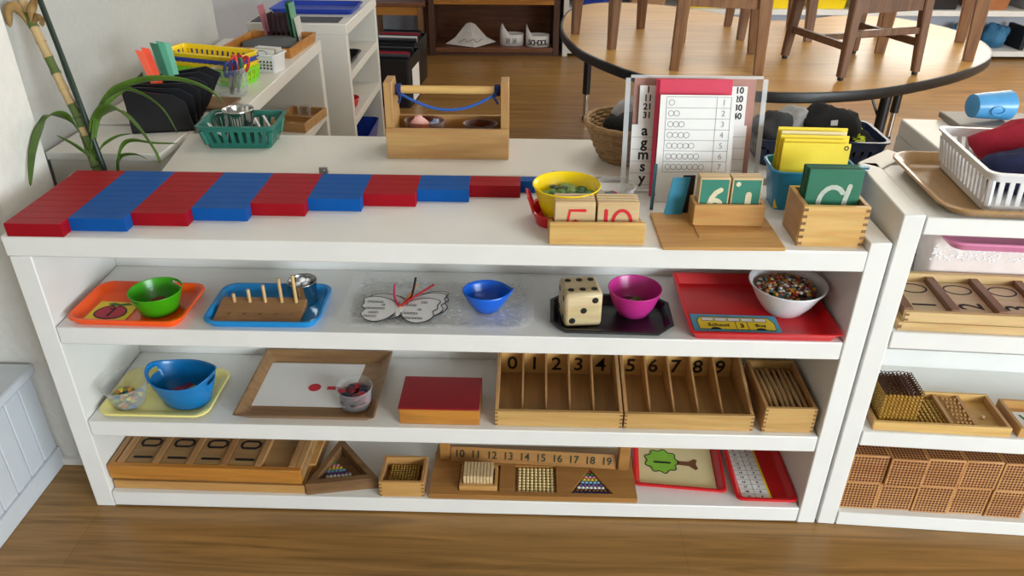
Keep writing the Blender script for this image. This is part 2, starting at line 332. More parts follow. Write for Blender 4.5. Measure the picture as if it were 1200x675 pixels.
def cloth(name, m, c, s, seed, label, cat, group=None, rz=0, extra=None, amp=.35, ms=None):
    b = MB(); b.ball((0,0,0), 1, 22, 14); o = []
    for p in b.v:
        v = Vector(p); k = 1+amp*noise.noise(v*1.6+Vector((seed*3.1,seed,0)))+.12*noise.noise(v*4.5+Vector((seed,0,5)))
        q = v*k; o.append((q.x*s[0], q.y*s[1], max(q.z, -.8)*s[2]))
    zmin = min(p[2] for p in o); b.v = [(x, y, z-zmin) for x, y, z in o]
    if extra: b.m = [extra(Vector(o[f[0]])) for f in b.f]
    return tag(b.build(name, ms or m, None, c, rz, smooth=180), label, cat, group)
def open_box(root, m, w, d, h, t=.007, floor=.005, mside=None, front_h=None):
    """dovetailed open box: origin at front-left-bottom corner centre; parts front, back, sides, base"""
    fh = front_h or h; ms = mside or m
    MB().box(0, w, 0, t, 0, fh).build('front_panel', m, root, bev=.0008); MB().box(0, w, d-t, d, 0, h).build('back_panel', m, root, bev=.0008)
    MB().box(0, t, t, d-t, 0, h).build('side_panel', ms, root, bev=.0008); MB().box(w-t, w, t, d-t, 0, h).build('side_panel', ms, root, bev=.0008)
    MB().box(t, w-t, t, d-t, 0, floor).build('base', m, root)
def joints(root, m, w, h, n, dp=.007, y=-.0004):
    for x in (0, w-dp):
        b = MB()
        for k in range(n):
            z0 = h*(k+.25)/n; b.box(x, x+dp, y, .0012, z0, z0+h*.42/n)
        b.build('dovetail_joint', m, root)
DOVE = wood('dark_end_grain', '#8c6237', '#70481f', 'y')
# ------------------------------------------------------------------ on the shelf top
ZT = .6512
# number cards in a low holder
t = thing('card_holder', 'low light wooden holder with red-numbered cards on the shelf top', 'card holder', (.952,.006,ZT), RAD(1.5))
MB().box(0, .166, 0, .008, 0, .041).build('front_panel', MAPLE, t, bev=.0012); MB().box(0, .166, .008, .075, 0, .006).build('base', MAPLE, t)
MB().box(.0, .166, .067, .075, .006, .022).build('back_panel', MAPLE, t, bev=.001)
for x in (0, .158): MB().prism([(.008,.006),(.067,.006),(.067,.022),(.008,.032)], x, x+.008, M=Matrix(((0,0,1,0),(1,0,0,0),(0,1,0,0),(0,0,0,1)))).build('side_panel', MAPLE, t)
TILE = wood('pale_tile_wood', '#e2c496', '#d2af7b', 'x')
for j, (x, w, s, q) in enumerate(((.010, .070, '5', 'left'), (.084, .072, '10', 'right'))):
    for k in range(4):
        tt = thing('number_card', ('pale wooden card with a red %s, %s front card in the low holder' % (s, q)) if k == 0 else 'blank-topped wooden card, %s behind the red %s' % (ORD[k], s), 'number card', rs(0,0,0), 0, 'wooden number cards in the low holder')
        c = Vector((.952, .006, 0)); a = RAD(1.5); lx, ly = x, .019+k*.011
        tt.location = (c.x+lx*cos(a)-ly*sin(a), c.y+lx*sin(a)+ly*cos(a), ZT+.0063); tt.rotation_euler = (RAD(-4),0,a)
        MB().box(0, w, 0, .008, 0, .064).build('card', TILE, tt, bev=.0008)
        if k == 0:
            b = MB(); MM = T((0,-.0003,0)) @ RX(90)
            if s == '5':
                b.stroke([(.052,.049),(.026,.049),(.022,.026),(.036,.030),(.048,.022),(.045,.010),(.034,.005),(.022,.010)], .0055, .0005, M=MM)
            else:
                b.stroke([(.015,.049),(.015,.006)], .0062, .0005, M=MM); b.build('red_numeral', REDI, tt, smooth=0); b = MB()
                b.stroke([(.043+.016*cos(2*pi*i/20), .027+.0225*sin(2*pi*i/20)) for i in range(20)], .0058, .0005, M=MM, closed=True)
            b.build('red_numeral', REDI, tt, smooth=0)
# red dish, yellow bowl, counters, clear cup
t = thing('red_basket', 'small red plastic basket with a slotted handle under the yellow bowl', 'basket', (.987,.112,ZT))
b = MB(); b.loft([rrect(.115,.085,.03,0), rrect(.128,.096,.035,.022), rrect(.132,.1,.036,.022), rrect(.132,.1,.036,.025), rrect(.123,.091,.034,.024), rrect(.110,.08,.03,.0025)]); b.build('basket_body', P_RD, t)
b = MB(); b.stroke([(-.022,0),(-.018,.028),(0,.036),(.018,.028),(.022,0)], .006, .004)
for x in (-.009, .0, .009): b.stroke([(x,0),(x,.033)], .003, .004)
b.v = [(-.060-z-.35*y, x, .022+y) for x, y, z in b.v]; b.build('handle', P_RD, t)
t = thing('bowl', 'bright yellow plastic bowl of green counters standing in the red basket', 'bowl', (.984,.110,ZT+.003))
bowl_mb([(.001,0),(.034,0),(.038,.002),(.050,.035),(.0595,.066),(.0615,.068),(.0605,.069)], 40).build('bowl_body', P_YB, t, solid=.002)
CG = [mat('dark_green_counter', '#1e5a34', .3), mat('olive_green_counter', '#4f7a2a', .3), mat('bottle_green_counter', '#12403a', .3), mat('sage_counter', '#7d9a5a', .3)]
def counters(name, mats, c, r, rad, h, n, label, cat, group, layers=2, sc=(1,1,.45), seed=3):
    rnd = random.Random(seed); b = MB().ball((0,0,0), rad, 10, 6, sc=sc); proto = [None]*len(mats)
    for i in range(n):
        L = i % layers; a = i*2.399; rr = r*math.sqrt((i+.4)/n); k = i % len(mats)
        loc = (c[0]+rr*cos(a), c[1]+rr*sin(a), c[2]+rad*sc[2]+L*h)
        if proto[k] is None: o = proto[k] = b.build(name, mats[k], None, loc)
        else: o = proto[k].copy(); COL.objects.link(o); o.location = loc
        o.rotation_euler = (rnd.uniform(-.15,.15), rnd.uniform(-.15,.15), rnd.uniform(0,6)); tag(o, label, cat, group)
counters('counter', CG, (.984,.110,ZT+.0042), .034, .0105, .0095, 40, 'green counter heaped in the bright yellow bowl', 'counter', 'green counters in the yellow bowl', 5, sc=(1,1,.45))
counters('counter', CG, (.984,.110,ZT+.0042+.0430), .044, .0105, .0085, 22, 'green counter heaped in the bright yellow bowl', 'counter', 'green counters in the yellow bowl', 1, seed=8)
t = thing('cup', 'clear plastic cup of dark counters behind the red-numbered cards', 'cup', (1.073,.125,ZT))
bowl_mb([(.001,0),(.029,0),(.030,.001),(.036,.062),(.0385,.063),(.0385,.066)], 36).build('cup_body', CLR, t, solid=.001)
counters('counter', [mat('dark_blue_counter', '#1d2f5c', .3), mat('black_counter', '#1a1618', .3), mat('teal_counter', '#1d6b78', .3), mat('wine_counter', '#7a1238', .3)], (1.073,.125,ZT+.0015), .020, .009, .009, 24, 'dark coloured counter in the clear cup behind the number cards', 'counter', 'dark counters in the clear cup', 5, seed=5)
# sandpaper number tiles in holder with base board
t = thing('tile_holder', 'wooden base board with a holder of green sandpaper number tiles', 'tile holder', (1.147,-.008,ZT), RAD(1))
MB().box(0, .212, 0, .145, 0, .0065).build('base_board', BEECH, t, bev=.001)
MB().box(.068, .196, .088, .095, .0065, .047).build('front_panel', BEECH, t, bev=.001); MB().box(.068, .196, .128, .135, .0065, .047).build('back_panel', BEECH, t, bev=.001)
for x in (.068, .189): MB().box(x, x+.007, .095, .128, .0065, .047).build('side_panel', BEECH, t)
MB().box(.070, .0725, .035, .088, .0065, .0085).build('guide_strip', BEECHY, t)
for j, (x, s) in enumerate(((.0765,'6'),(.134,'1'))):
    for k in range(4):
        tt = thing('number_tile', ('green tile with a sandpaper %s at the front of the holder' % s) if k == 0 else 'green-faced number tile, %s behind the sandpaper %s' % (ORD[k], s), 'number tile', (1.147+x-.0018, -.008+.0975+k*.0072+.003, ZT+.0066), RAD(1), 'sandpaper number tiles')
        tt.rotation_euler = (RAD(-3), 0, RAD(1))
        MB().box(0, .054, 0, .0055, 0, .086).build('tile', TILE, tt, bev=.0006); MB().box(.0025, .0515, -.0005, 0, .003, .083).build('green_face', GRN2, tt)
        if k == 0:
            b = MB(); MM = T((0,-.0005,0)) @ RX(90)
            if s == '6': b.stroke([(.038,.064),(.030,.059),(.023,.049),(.0195,.036)], .009, .0008, M=MM); b.stroke([(.030+.011*cos(2*pi*i/18), .032+.0125*sin(2*pi*i/18)) for i in range(18)], .0085, .00075, M=MM, closed=True)
            else: b.stroke([(.031,.056),(.031,.022)], .011, .0008, M=MM); b.prism([(.0105+.0045*cos(k2*.6), .0755+.0045*sin(k2*.6)) for k2 in range(10)], 0, .0008, M=MM)
            b.build('sandpaper_numeral', SAND, tt)
# dovetailed letter box
t = thing('letter_box', 'dovetailed wooden box of green sandpaper letters at the shelf corner', 'box', (1.384,.017,ZT), RAD(-.6))
open_box(t, MAPLE, .113, .094, .076, .008, .006, BEECHY); joints(t, DOVE, .113, .076, 6, .008)
for k in range(4):
    tt = thing('letter_tile', 'green letter tile with a grey sandpaper a, front of the box' if k == 0 else 'plain-edged green letter tile, %s behind the letter a' % ORD[k], 'letter tile', (1.3935+.0, .047+k*.0095, ZT+.0064), RAD(-.6), 'green sandpaper letter tiles')
    tt.rotation_euler = (RAD(-2), 0, RAD(-.6))
    MB().box(0, .0935, 0, .005, 0, .123-.0005*k).build('tile', GRN if k % 2 == 0 else mat('dark_green_card', '#17543c', .6), tt, bev=.0015)
    if k == 0:
        b = MB(); MM = T((0,-.0001,0)) @ RX(90)
        b.stroke([(.046+.022*cos(RAD(a)), .064+.028*sin(RAD(a))) for a in range(40, 350, 20)], .0085, .0008, M=MM); b.stroke([(.073,.094),(.068,.064),(.070,.045)], .0085, .0008, M=MM)
        b.build('sandpaper_letter', SANDG, tt)
# turquoise bin of yellow folders
t = thing('bin', 'turquoise plastic bin of yellow folders behind the letter box', 'bin', (1.453,.205,ZT), RAD(-2))
tray_mb(.165, .10, .082, .02, .012, .004).build('bin_body', P_TQ, t); MB().stroke([(-.02,0),(.02,0)], .012, .004).build('handle_tab', P_TQ, t).location = (.083,0,.076)
for k in range(5):
    o = thing('folder', 'yellow folder in the turquoise bin, ' + ('frontmost, with a small round hole' if k == 0 else '%s from the front' % ORD[k]), 'folder', (1.447+.002*k, .172+k*.012, ZT+.003), RAD(-2), 'yellow folders in the turquoise bin')
    o.rotation_euler = (RAD(-5), 0, RAD(-2))
    MB().box(-.062+.004*(k % 2)-.0015*k, .062-.003*(k % 2), 0, .003, 0, .128+.0035*k).build('cover', YEL if k != 3 else CREAM, o, bev=.001)
    if k == 0: MB().stroke([(.054+.0035*cos(i*.6), .120+.0035*sin(i*.6)) for i in range(10)], .0018, .0006, M=RX(90), closed=True).build('hole_ring', INK, o)
# navy basket of socks
t = thing('basket', 'navy blue slotted basket full of socks at the back of the cabinet', 'basket', (1.548,.473,ZT), RAD(-1))
basket(t, P_NV, .275, .155, .062, .012, .02, .016, .011, .022, .022)
SOCK = [mat('charcoal_knit', '#3a3b3d', .95, ns=90, bmp=.5), mat('black_knit', '#1b1c1e', .95, ns=90, bmp=.5), mat('pale_grey_knit', '#a9aaac', .95, ns=90, bmp=.5), mat('lime_knit', '#c8d838', .9), mat('white_knit', '#d8d8d6', .95, ns=60, bmp=.5)]
st = lambda v: 1 if v.x > .018 and (int((v.x+v.z*.3)*160) % 3 == 0) else 0
cloth('sock', None, (1.455,.47,ZT+.02), (.048,.05,.045), 1, 'grey sock bundle at the left end of the navy basket', 'sock', 'socks in the navy basket', ms=[SOCK[0]])
cloth('sock', None, (1.505,.49,ZT+.035), (.04,.045,.042), 2, 'pale grey and black sock beside the grey bundle in the navy basket', 'sock', 'socks in the navy basket', ms=[SOCK[2], SOCK[1]], extra=lambda v: 1 if v.z < .0 else 0)
cloth('sock', None, (1.565,.46,ZT+.03), (.06,.05,.050), 3, 'black sock with a white football patch, centre of the navy basket', 'sock', 'socks in the navy basket', ms=[SOCK[1], SOCK[4]], extra=lambda v: 1 if (v-Vector((0,-.042,.01))).length < .016 and int(v.x*150+v.z*150) % 2 else 0)
cloth('sock', None, (1.605,.47,ZT+.03), (.05,.03,.036), 4, 'charcoal sock with lime stripes on top of the navy basket', 'sock', 'socks in the navy basket', ms=[SOCK[0], SOCK[3]], extra=st, rz=.3)
cloth('sock', None, (1.635,.445,ZT+.016), (.04,.025,.028), 5, 'black sock with lime cuff at the right of the navy basket', 'sock', 'socks in the navy basket', ms=[SOCK[1], SOCK[3]], extra=lambda v: 1 if -.02 < v.x < .005 and int((v.x+v.z*.3)*200) % 2 == 0 else 0)
# wicker basket of socks
WICK = wood('woven_wicker', '#b3905e', '#8a6638', 'x', 3, .7)
t = thing('wicker_basket', 'round wicker basket of dark socks behind the number chart', 'basket', (1.137,.45,ZT))
b = MB(); N = 44
for k in range(11):
    z = .004+k*.0076; r = .060+.036*(k/10)**.8
    b.tube([((r+.0022*(1 if (i+k) % 2 else -1))*cos(2*pi*i/N), (r+.0022*(1 if (i+k) % 2 else -1))*sin(2*pi*i/N), z) for i in range(N+1)], .0042, 6, cap=False)
b.lathe([(.058,0),(.060,.004),(.02,.004)], 30); b.build('woven_wall', WICK, t)
b = MB().tube([(.099*cos(2*pi*i/40), .099*sin(2*pi*i/40), .0845+.0012*(i % 2)) for i in range(41)], .0058, 7, cap=False); b.build('rim', WICK, t)
cloth('sock', None, (1.125,.425,ZT+.03), (.05,.045,.042), 6, 'black sock lying in the round wicker basket', 'sock', 'socks in the wicker basket', ms=[SOCK[1]])
cloth('sock', None, (1.150,.475,ZT+.04), (.05,.04,.05), 7, 'charcoal and grey sock standing up in the wicker basket', 'sock', 'socks in the wicker basket', ms=[SOCK[0], SOCK[2]], extra=lambda v: 1 if v.x < -.005 and v.z > 0 else 0)

# clear chart sleeve, folder and worksheet
t = thing('chart_sleeve', 'clear plastic sleeve with number and letter charts standing upright', 'chart holder', (1.235,.253,ZT), RAD(.5)); t.rotation_euler = (RAD(-12), 0, RAD(.5))
PINK = mat('salmon_paper', '#dc9c8c', .7, var=.03)
b = MB().box(-.118, .117, .003, .004, .006, .222); b.build('pink_backing', PINK, t)
for k, dy in enumerate((0, .006, -.004)):
    w = (.135, .13, .128)[k]; h = (.226, .230, .223)[k]
    MB().loft([[(x, dy, z) for x, z in ((-w,0),(w,0),(w,h-.012),(w-.012,h),(-w+.012,h),(-w,h-.012))], [(x, dy+.0008, z) for x, z in ((-w,0),(w,0),(w,h-.012),(w-.012,h),(-w+.012,h),(-w,h-.012))]]).build('clear_sheet', SLV, t, smooth=0)
b = MB()
for x in (-.134, .134): b.box(x-.0025 if x < 0 else x-.007, x+.007 if x < 0 else x+.0025, -.0075, -.0068, .002, .222)
b.box(-.127,.127,-.0075,-.0068,.222,.2275); b.build('welded_edge', SLVE, t)
def up(x, z, y=-.0052): return T((x, y, z)) @ RX(90)
s = MB().box(-.108, -.076, -.005, -.0045, .1, .208); s.build('number_strip', PAPER, t)
s = MB().box(.060, .099, -.005, -.0045, .09, .208); s.build('number_strip', PAPER, t)
s = MB().box(-.120, -.072, -.007, -.006, .006, .134); s.build('letter_strip', PAPER, t)
s = MB().box(.060, .104, -.007, -.006, .02, .134); s.build('ruled_strip', PAPER, t)
for i, q in enumerate(('1','11','21','31')): text(q, .0165, up(-.0915, .200-.0162*i), INK, t, 'printed_number', .03)
for i, q in enumerate(('10','20','30','40')): text(q, .0165, up(.084, .200-.0162*i), INK, t, 'printed_number', .03)
for i, q in enumerate('agmsy'): text(q, .0285, up(-.0945, .122-.0235*i, -.0072), INK, t, 'printed_letter', .025)
b = MB()
for i in range(5): b.box(-.119, -.073, -.0074, -.007, .109-.0235*i, .1096-.0235*i)
for i in range(5): b.box(.063, .103, -.0074, -.007, .112-.022*i, .1126-.022*i)
b.build('ruled_lines', GREYI, t)
PKF = mat('crimson_folder_card', '#d13050', .55, var=.03)
t = thing('folder', 'crimson card folder leaning on the clear chart sleeve', 'folder', (1.2265,.228,ZT+.001), RAD(.5)); t.rotation_euler = (RAD(-11), 0, RAD(.5))
MB().box(-.0725, .0725, 0, .0025, 0, .226).build('back_cover', PKF, t, bev=.001); MB().prism([(-.0725,.002),(-.066,-.006),(-.064,-.006),(-.070,.002)], 0, .224).build('folded_edge', PKF, t)
t = thing('worksheet', 'white counting worksheet of ringed dots numbered one to seven', 'worksheet', (1.233,.203,ZT+.001), RAD(.6)); t.rotation_euler = (RAD(-13), 0, RAD(1))
b = MB(); pts = [(-.070,.0),(-.073,.06),(-.072,.13),(-.0715,.203)]; b.loft([[(x, 0, z), (x+.142+(.001 if z > .1 else .004), 0, z), (x+.142+(.001 if z > .1 else .004), .0012, z), (x, .0012, z)] for x, z in pts]); b.build('paper_sheet', PAPER, t, smooth=0)
b = MB(); r_ = .0052
for i in range(7):
    z = .189-.0202*i
    for k in range(i+1): b.stroke([(-.050+k*.0107+r_*cos(a*pi/6), z+r_*sin(a*pi/6)) for a in range(12)], .0009, .0003, M=T((0,-.0001,0)) @ RX(90), closed=True)
b.build('dot_rows', GREYI, t, smooth=0)
b = MB()
for i in range(8): b.box(-.06, .062, -.0004, 0, .199-.0202*i, .1997-.0202*i)
for x in (-.06, .035, .062): b.box(x, x+.0007, -.0004, 0, .0576, .1995)
b.build('ruled_lines', GREYI, t, smooth=0)
for i in range(7): text(str(i+1), .015, up(.049, .189-.0202*i, -.0003), GREYI, t, 'pencilled_number', -.01)
TEAL = mat('teal_board', '#2b86a6', .5); DTEAL = mat('dark_teal_board', '#1f4f5c', .5)
o = MB().loft([[(x, y, z) for x, z in ((0,0),(.034,0),(.044,.078),(.012,.078))] for y in (0, .003)]).build('card', TEAL, None, (1.168,.128,ZT), .05, smooth=0)
tag(o, 'small bright teal card standing in front of the worksheet', 'card'); o.rotation_euler = (RAD(-3), 0, .05)
o = MB().box(0, .006, 0, .003, 0, .092).build('card', DTEAL, None, (1.148,.163,ZT), .05, smooth=0); tag(o, 'narrow dark teal card edge beside the worksheet', 'card')
t = thing('easel', 'small black easel plate standing left of the sandpaper tiles', 'easel', (1.186,.112,ZT+.0065-.0065), RAD(3))
MB().loft([[(x, y+.0*z, z) for x, z in ((0,.003),(.036,.003),(.036,.080),(.014,.080))] for y in (.006, .009)]).build('plate', BLACK, t, smooth=0)
MB().box(-.002, .033, .03, .042, 0, .005).box(.0, .03, .008, .036, .0, .005).build('foot', BLACK, t, smooth=0); t.location = (1.186,.132,ZT)
# wooden caddy with blue lace
t = thing('caddy', 'honey-coloured wooden tool caddy with a blue lace tied to its dowel', 'caddy', (.602,.418,ZT), RAD(1))
MB().box(.0, .268, 0, .009, 0, .068).build('front_panel', CADDY, t, bev=.001); MB().box(.018, .25, .10, .108, 0, .068).build('back_panel', CADDY, t, bev=.001)
MB().box(.018, .25, .009, .1, 0, .006).build('base', CADDY, t)
for x in (.0, .25):
    MB().prism([(.009,0),(.108,0),(.108,.068),(.072,.165),(.009,.165)], x, x+.018, M=Matrix(((0,0,1,0),(1,0,0,0),(0,1,0,0),(0,0,0,1)))).build('end_panel', CADDYZ, t, bev=.0012)
MB().tube([(.018,.045,.142),(.25,.045,.142)], .009, 12).build('dowel', MAPLE, t)
LACE = mat('blue_lace', '#2c5aa8', .8, ns=200, bmp=.4); LACED = mat('navy_lace', '#1d2c66', .85)
lx = [(.026,.042,.136),(.06,.03,.122),(.1,.026,.108),(.14,.024,.104),(.18,.026,.11),(.22,.032,.126),(.243,.042,.138)]
t2 = thing('lace', 'blue lace hanging in a curve from the caddy dowel', 'lace', (.602,.418,ZT), RAD(1))
MB().tube(crom(lx), .0032, 7).build('cord', LACE, t2)
b = MB()
for x in (.027, .242):
    for k in range(4): b.tube([(x-.004+k*.0028, .045+.011*cos(a*pi/6), .142+.011*sin(a*pi/6)) for a in range(13)], .0022, 6, cap=False)
    b.tube([(x,.034,.142),(x+.006*(1 if x < .1 else -1),.026,.13),(x+.002,.024,.118)], .003, 6)
b.build('knots', LACED, t2)
AMB = clear('amber_plastic', '#e0b070', .35, .85)
t = thing('dish', 'oval amber dish holding a pink bundle inside the wooden caddy', 'dish', (.680,.478,ZT+.0062), 0)
bowl_mb([(.001,0),(.032,0),(.036,.01),(.044,.06),(.0455,.064)], 32, sy=.72).build('dish_body', AMB, t, solid=.0012)
cloth('bundle', mat('pink_wrapping', '#e0a49a', .6), (.668,.476,ZT+.0085), (.026,.02,.036), 11, 'pink wrapped bundle in the left dish of the caddy', 'bundle', ms=[mat('pink_wrap', '#dda69c', .5, ns=60, bmp=.4)])
cloth('bundle', None, (.702,.478,ZT+.008), (.016,.018,.034), 12, 'pale blue wrapped bundle in the left dish of the caddy', 'bundle', ms=[mat('pale_blue_wrap', '#8fa8cf', .5, ns=60, bmp=.4)])
t = thing('dish', 'round empty amber dish at the right inside the wooden caddy', 'dish', (.805,.474,ZT+.0062), 0)
bowl_mb([(.001,0),(.026,0),(.029,.01),(.037,.056),(.0385,.06)], 32, sy=.8).build('dish_body', AMB, t, solid=.0012)
# green basket of metal ware
t = thing('basket', 'dark green slotted basket holding a steel cup on the cabinet', 'basket', (.253,.517,ZT), RAD(2))
basket(t, P_TE, .170, .125, .055, .014, .012, .0165, .0085, .014, .013)
t = thing('cup', 'steel cup with a handle standing in the green basket', 'cup', (.246,.520,ZT+.0034))
bowl_mb([(.001,0),(.030,0),(.032,.003),(.034,.07),(.0355,.074)], 32).build('cup_body', CHROME, t, solid=.0012)
MB().tube(crom([(-.034,.0,.062),(-.052,.0,.058),(-.055,.0,.038),(-.046,.0,.02),(-.033,.0,.018)]), .003, 7).build('handle', CHROME, t)
for i, (x, y, a, q) in enumerate(((.195,.51,.5,'left of the steel cup'),(.296,.515,-.2,'right of the steel cup'),(.311,.535,-.15,'by the right end of the basket'))):
    b = MB(); b.tube([(-.028,0,.004),(.0,0,.02),(.03,0,.046)], [.0045,.005,.004], 8, flat=.6)
    tag(b.build('utensil_handle', P_WH if i == 0 else STEEL, None, (x,y,ZT+.0032), a+pi*.8), 'pale utensil handle in the green basket, '+q, 'utensil', 'utensils in the green basket')
# ------------------------------------------------------------------ first shelf
S1 = SZ[2]+.0003
def tray(name, label, m, w, d, h, loc, rz=0, r=.028, flare=.012, lip=.006, n=6, t=.0025):
    o = tray_mb(w, d, h, r, flare, lip, t, n).build(name, m, None, loc, rz, smooth=40); return tag(o, label, 'tray')
tray('tray', 'orange plastic tray with an apple card and green bowl', P_OR, .222, .152, .016, (.158,.076,S1), RAD(-1), flare=.005, lip=.005)
tt = thing('apple_card', 'yellow card with a red apple marked 1 on the orange tray', 'card', (.114,.052,S1+.0028), RAD(-3))
MB().box(-.040,.040,-.036,.036,0,.0016).build('card', YEL, tt, bev=.0004)
b = MB(); ap = [(.030*cos(a)*(1-.10*sin(a)), -.003+.024*sin(a)-(.006 if abs(cos(a)) < .25 and sin(a) > 0 else 0)) for a in [2*pi*i/24 for i in range(24)]]
b.prism(ap, .0016, .0022); b.build('apple', mat('apple_red', '#b8203c', .5), tt, smooth=0)
b = MB(); b.stroke(ap, .0022, .0024, closed=True); b.v = [(x, y, z+.0002) for x, y, z in b.v]
b.stroke([(-.006,.008),(.002,.012),(.0,-.016)], .0038, .0006, M=T((0,0,.0022))); b.build('outline_and_numeral', INK, tt, smooth=0)
b = MB().prism([(-.02,.026),(-.01,.031),(.004,.027),(.018,.032),(.028,.027),(.014,.023),(.0,.021),(-.012,.022)], .0016, .0024); b.build('leaves', mat('leaf_green_ink', '#3f6a2c', .5), tt, smooth=0)
t = thing('bowl', 'small green plastic bowl with hand holes on the orange tray', 'bowl', (.202,.066,S1+.003), RAD(-72))
bowl_mb([(.001,0),(.032,0),(.035,.002),(.043,.028),(.0455,.035),(.0475,.041),(.0485,.044),(.049,.045)], 40, [(4,11,15),(4,31,35)]).build('bowl_body', P_GR, t, solid=.0018)
cloth('counter', None, (.203,.070,S1+.0045), (.020,.015,.012), 21, 'dark red counter lying in the small green bowl', 'counter', ms=[mat('brick_red', '#8a2a20', .5)], amp=.15)
tray('tray', 'sky blue plastic tray carrying a wooden peg board', P_BL, .222, .152, .016, (.414,.080,S1), RAD(1), flare=.005, lip=.005)
t = thing('peg_board', 'sloping wooden block with five upright pegs on the blue tray', 'peg board', (.404,.056,S1+.0028), RAD(1))
b = MB().loft([[(x*.0825, y, z) for y, z in ((-.034,0),(.034,0),(.034,.018),(-.034,.006))] for x in (-1, 1)]); b.build('block', wood('brown_peg_block', '#a87a48', '#8a5f34', 'x'), t, bev=.001)
for i, (x, h) in enumerate(((-.056,.020),(-.026,.030),(.004,.040),(.036,.055),(.064,.062))):
    MB().lathe([(.0034,.0),(.0034,h-.001),(.0026,h)], 10, (x,.020,.0135)).build('peg', MAPLEZ, t)
b = MB()
for i in range(5): b.stroke([(-.060+.03*i,-.016),(-.054+.03*i,-.012),(-.058+.03*i,-.018)], .0012, .0005, M=T((0,0,.0121)) @ RX(10))
b.build('engraved_numerals', WALN, t, smooth=0)
t = thing('cup', 'small steel cup of white balls on the sky blue tray', 'cup', (.474,.110,S1+.003))
bowl_mb([(.001,0),(.0225,0),(.0245,.002),(.027,.044),(.0285,.046)], 28).build('cup_body', CHROME, t, solid=.0012)
k = 0
for L, rr in ((0,0),(1,.0095),(2,.0095),(3,.0105),(3.6,0)):
    for i in range(1 if rr == 0 else 4):
        a = i*pi/2+L*.8
        o = MB().ball((0,0,0), .0068, 10, 7).build('ball', PAPER, None, (.474+rr*cos(a), .110+rr*sin(a), S1+.0115+L*.0105)) if k == 0 else ball0.copy()
        if k == 0: ball0 = o
        else: COL.objects.link(o); o.location = (.474+rr*cos(a), .110+rr*sin(a), S1+.0115+L*.0105)
        tag(o, 'white ball heaped in the small steel cup', 'ball', 'white balls in the steel cup'); k += 1
# clear tray with butterflies
o = tray('tray', 'large clear textured plastic tray with paper butterflies', CLRT, .375, .212, .014, (.742,.112,S1), 0, .045, .010, .010, 7, .0015)
b = MB(); rnd = random.Random(4)
for i in range(360):
    x, y = rnd.uniform(-.17,.17), rnd.uniform(-.09,.09); b.ball((x,y,.0026), .0042, 8, 4, sc=(1,.8,.28))
b.build('pebbled_texture', PEB, o)
def wing(sx):
    P = [(.004,.012),(.018,.034),(.045,.046),(.066,.044),(.076,.036),(.072,.022),(.074,.008),(.066,-.002),(.070,-.018),(.060,-.036),(.040,-.045),(.020,-.036),(.008,-.018),(.004,-.006)]
    return [(sx*x, y) for x, y, z in crom([(a, c, 0) for a, c in P], 4, True)]
for i, (x, y, a, q) in enumerate(((.688,.098,10,'lowest white paper butterfly, mostly hidden under two others'),(.682,.090,4,'middle white paper butterfly, edges showing behind the top one'),(.669,.066,-2,'topmost white paper butterfly with ringed dot rows on the clear tray'))):
    z = S1+.0038+i*.004
    tt = thing('paper_butterfly', q, 'paper butterfly', (x,y,z), RAD(a), 'paper butterflies on the clear tray')
    b = MB()
    for s in (-1, 1): b.prism(wing(s), 0, .0008)
    b.build('wings', PAPER, tt, smooth=0)
    b = MB()
    for s in (-1, 1): b.stroke(wing(s), .0016, .0011, closed=True)
    b.stroke([(-.004,.03),(-.002,.012)], .0012, .0012).stroke([(.004,.03),(.002,.012)], .0012, .0012)
    b.build('printed_outline', INK, tt, smooth=0)
    b = MB().prism([(.0055*cos(k2*.5236), -.002+.022*sin(k2*.5236)) for k2 in range(12)], .0008, .0016); b.build('body', PAPER, tt, smooth=0)
    if i == 2:
        rr = .0031; rows = ((-.048,.026,5),(-.03,.016,1),(-.044,.002,6),(-.044,-.013,3),(-.048,-.027,4),(.048,.03,2),(.022,.018,4),(.043,.003,1),(.026,-.012,5),(.034,-.029,6))
        for side in (-1, 1):
            b = MB()
            for (cx, cy, n) in rows:
                if cx*side < 0: continue
                for k2 in range(n): b.stroke([(cx+(k2-n/2)*.0062+rr*cos(q2*.785), cy+rr*sin(q2*.785)) for q2 in range(8)], .0009, .0012, closed=True)
            b.build('ringed_dots', INK, tt, smooth=0)
for i, (c, pts, q) in enumerate((('#d8406c',[(.668,.078,.0135),(.655,.105,.018),(.650,.142,.026)],'pink'),('#e07a28',[(.668,.072,.0135),(.684,.105,.02),(.694,.135,.032)],'orange'),('#23140f',[(.680,.088,.0135),(.689,.112,.022),(.694,.138,.045)],'dark brown'),('#a8232c',[(.672,.076,.0165),(.70,.11,.022),(.729,.140,.028)],'crimson'))):
    pts = [(x, y, S1+z-.0008) for x, y, z in pts]
    tag(MB().tube(crom(pts, 5), .0024, 7).build('pipe_cleaner', mat(q.replace(' ','_')+'_chenille', c, .9, ns=300, bmp=.6)), q+' pipe cleaner fanned out above the paper butterflies', 'pipe cleaner', 'pipe cleaners on the butterflies')
t = thing('bowl', 'bright blue pouring bowl with a spout on the clear tray', 'bowl', (.837,.090,S1+.004), 0)
sp = lambda a: math.exp(-(a/.30)**2)+math.exp(-((a-2*pi)/.30)**2)
b = MB(); pr = [(.001,0),(.018,0),(.024,.002),(.036,.020),(.043,.036),(.0455,.043)]; N = 48
b.loft([[((r+(.008*sp(2*pi*i/N)*(z/.043)**2))*cos(2*pi*i/N), r*(1-.25*sp(2*pi*i/N)*(z/.043))*sin(2*pi*i/N)*.86, z+.003*sp(2*pi*i/N)*(z/.043)**2) for i in range(N)] for r, z in pr], True, False)
b.build('bowl_body', P_DB, t, solid=.0018)
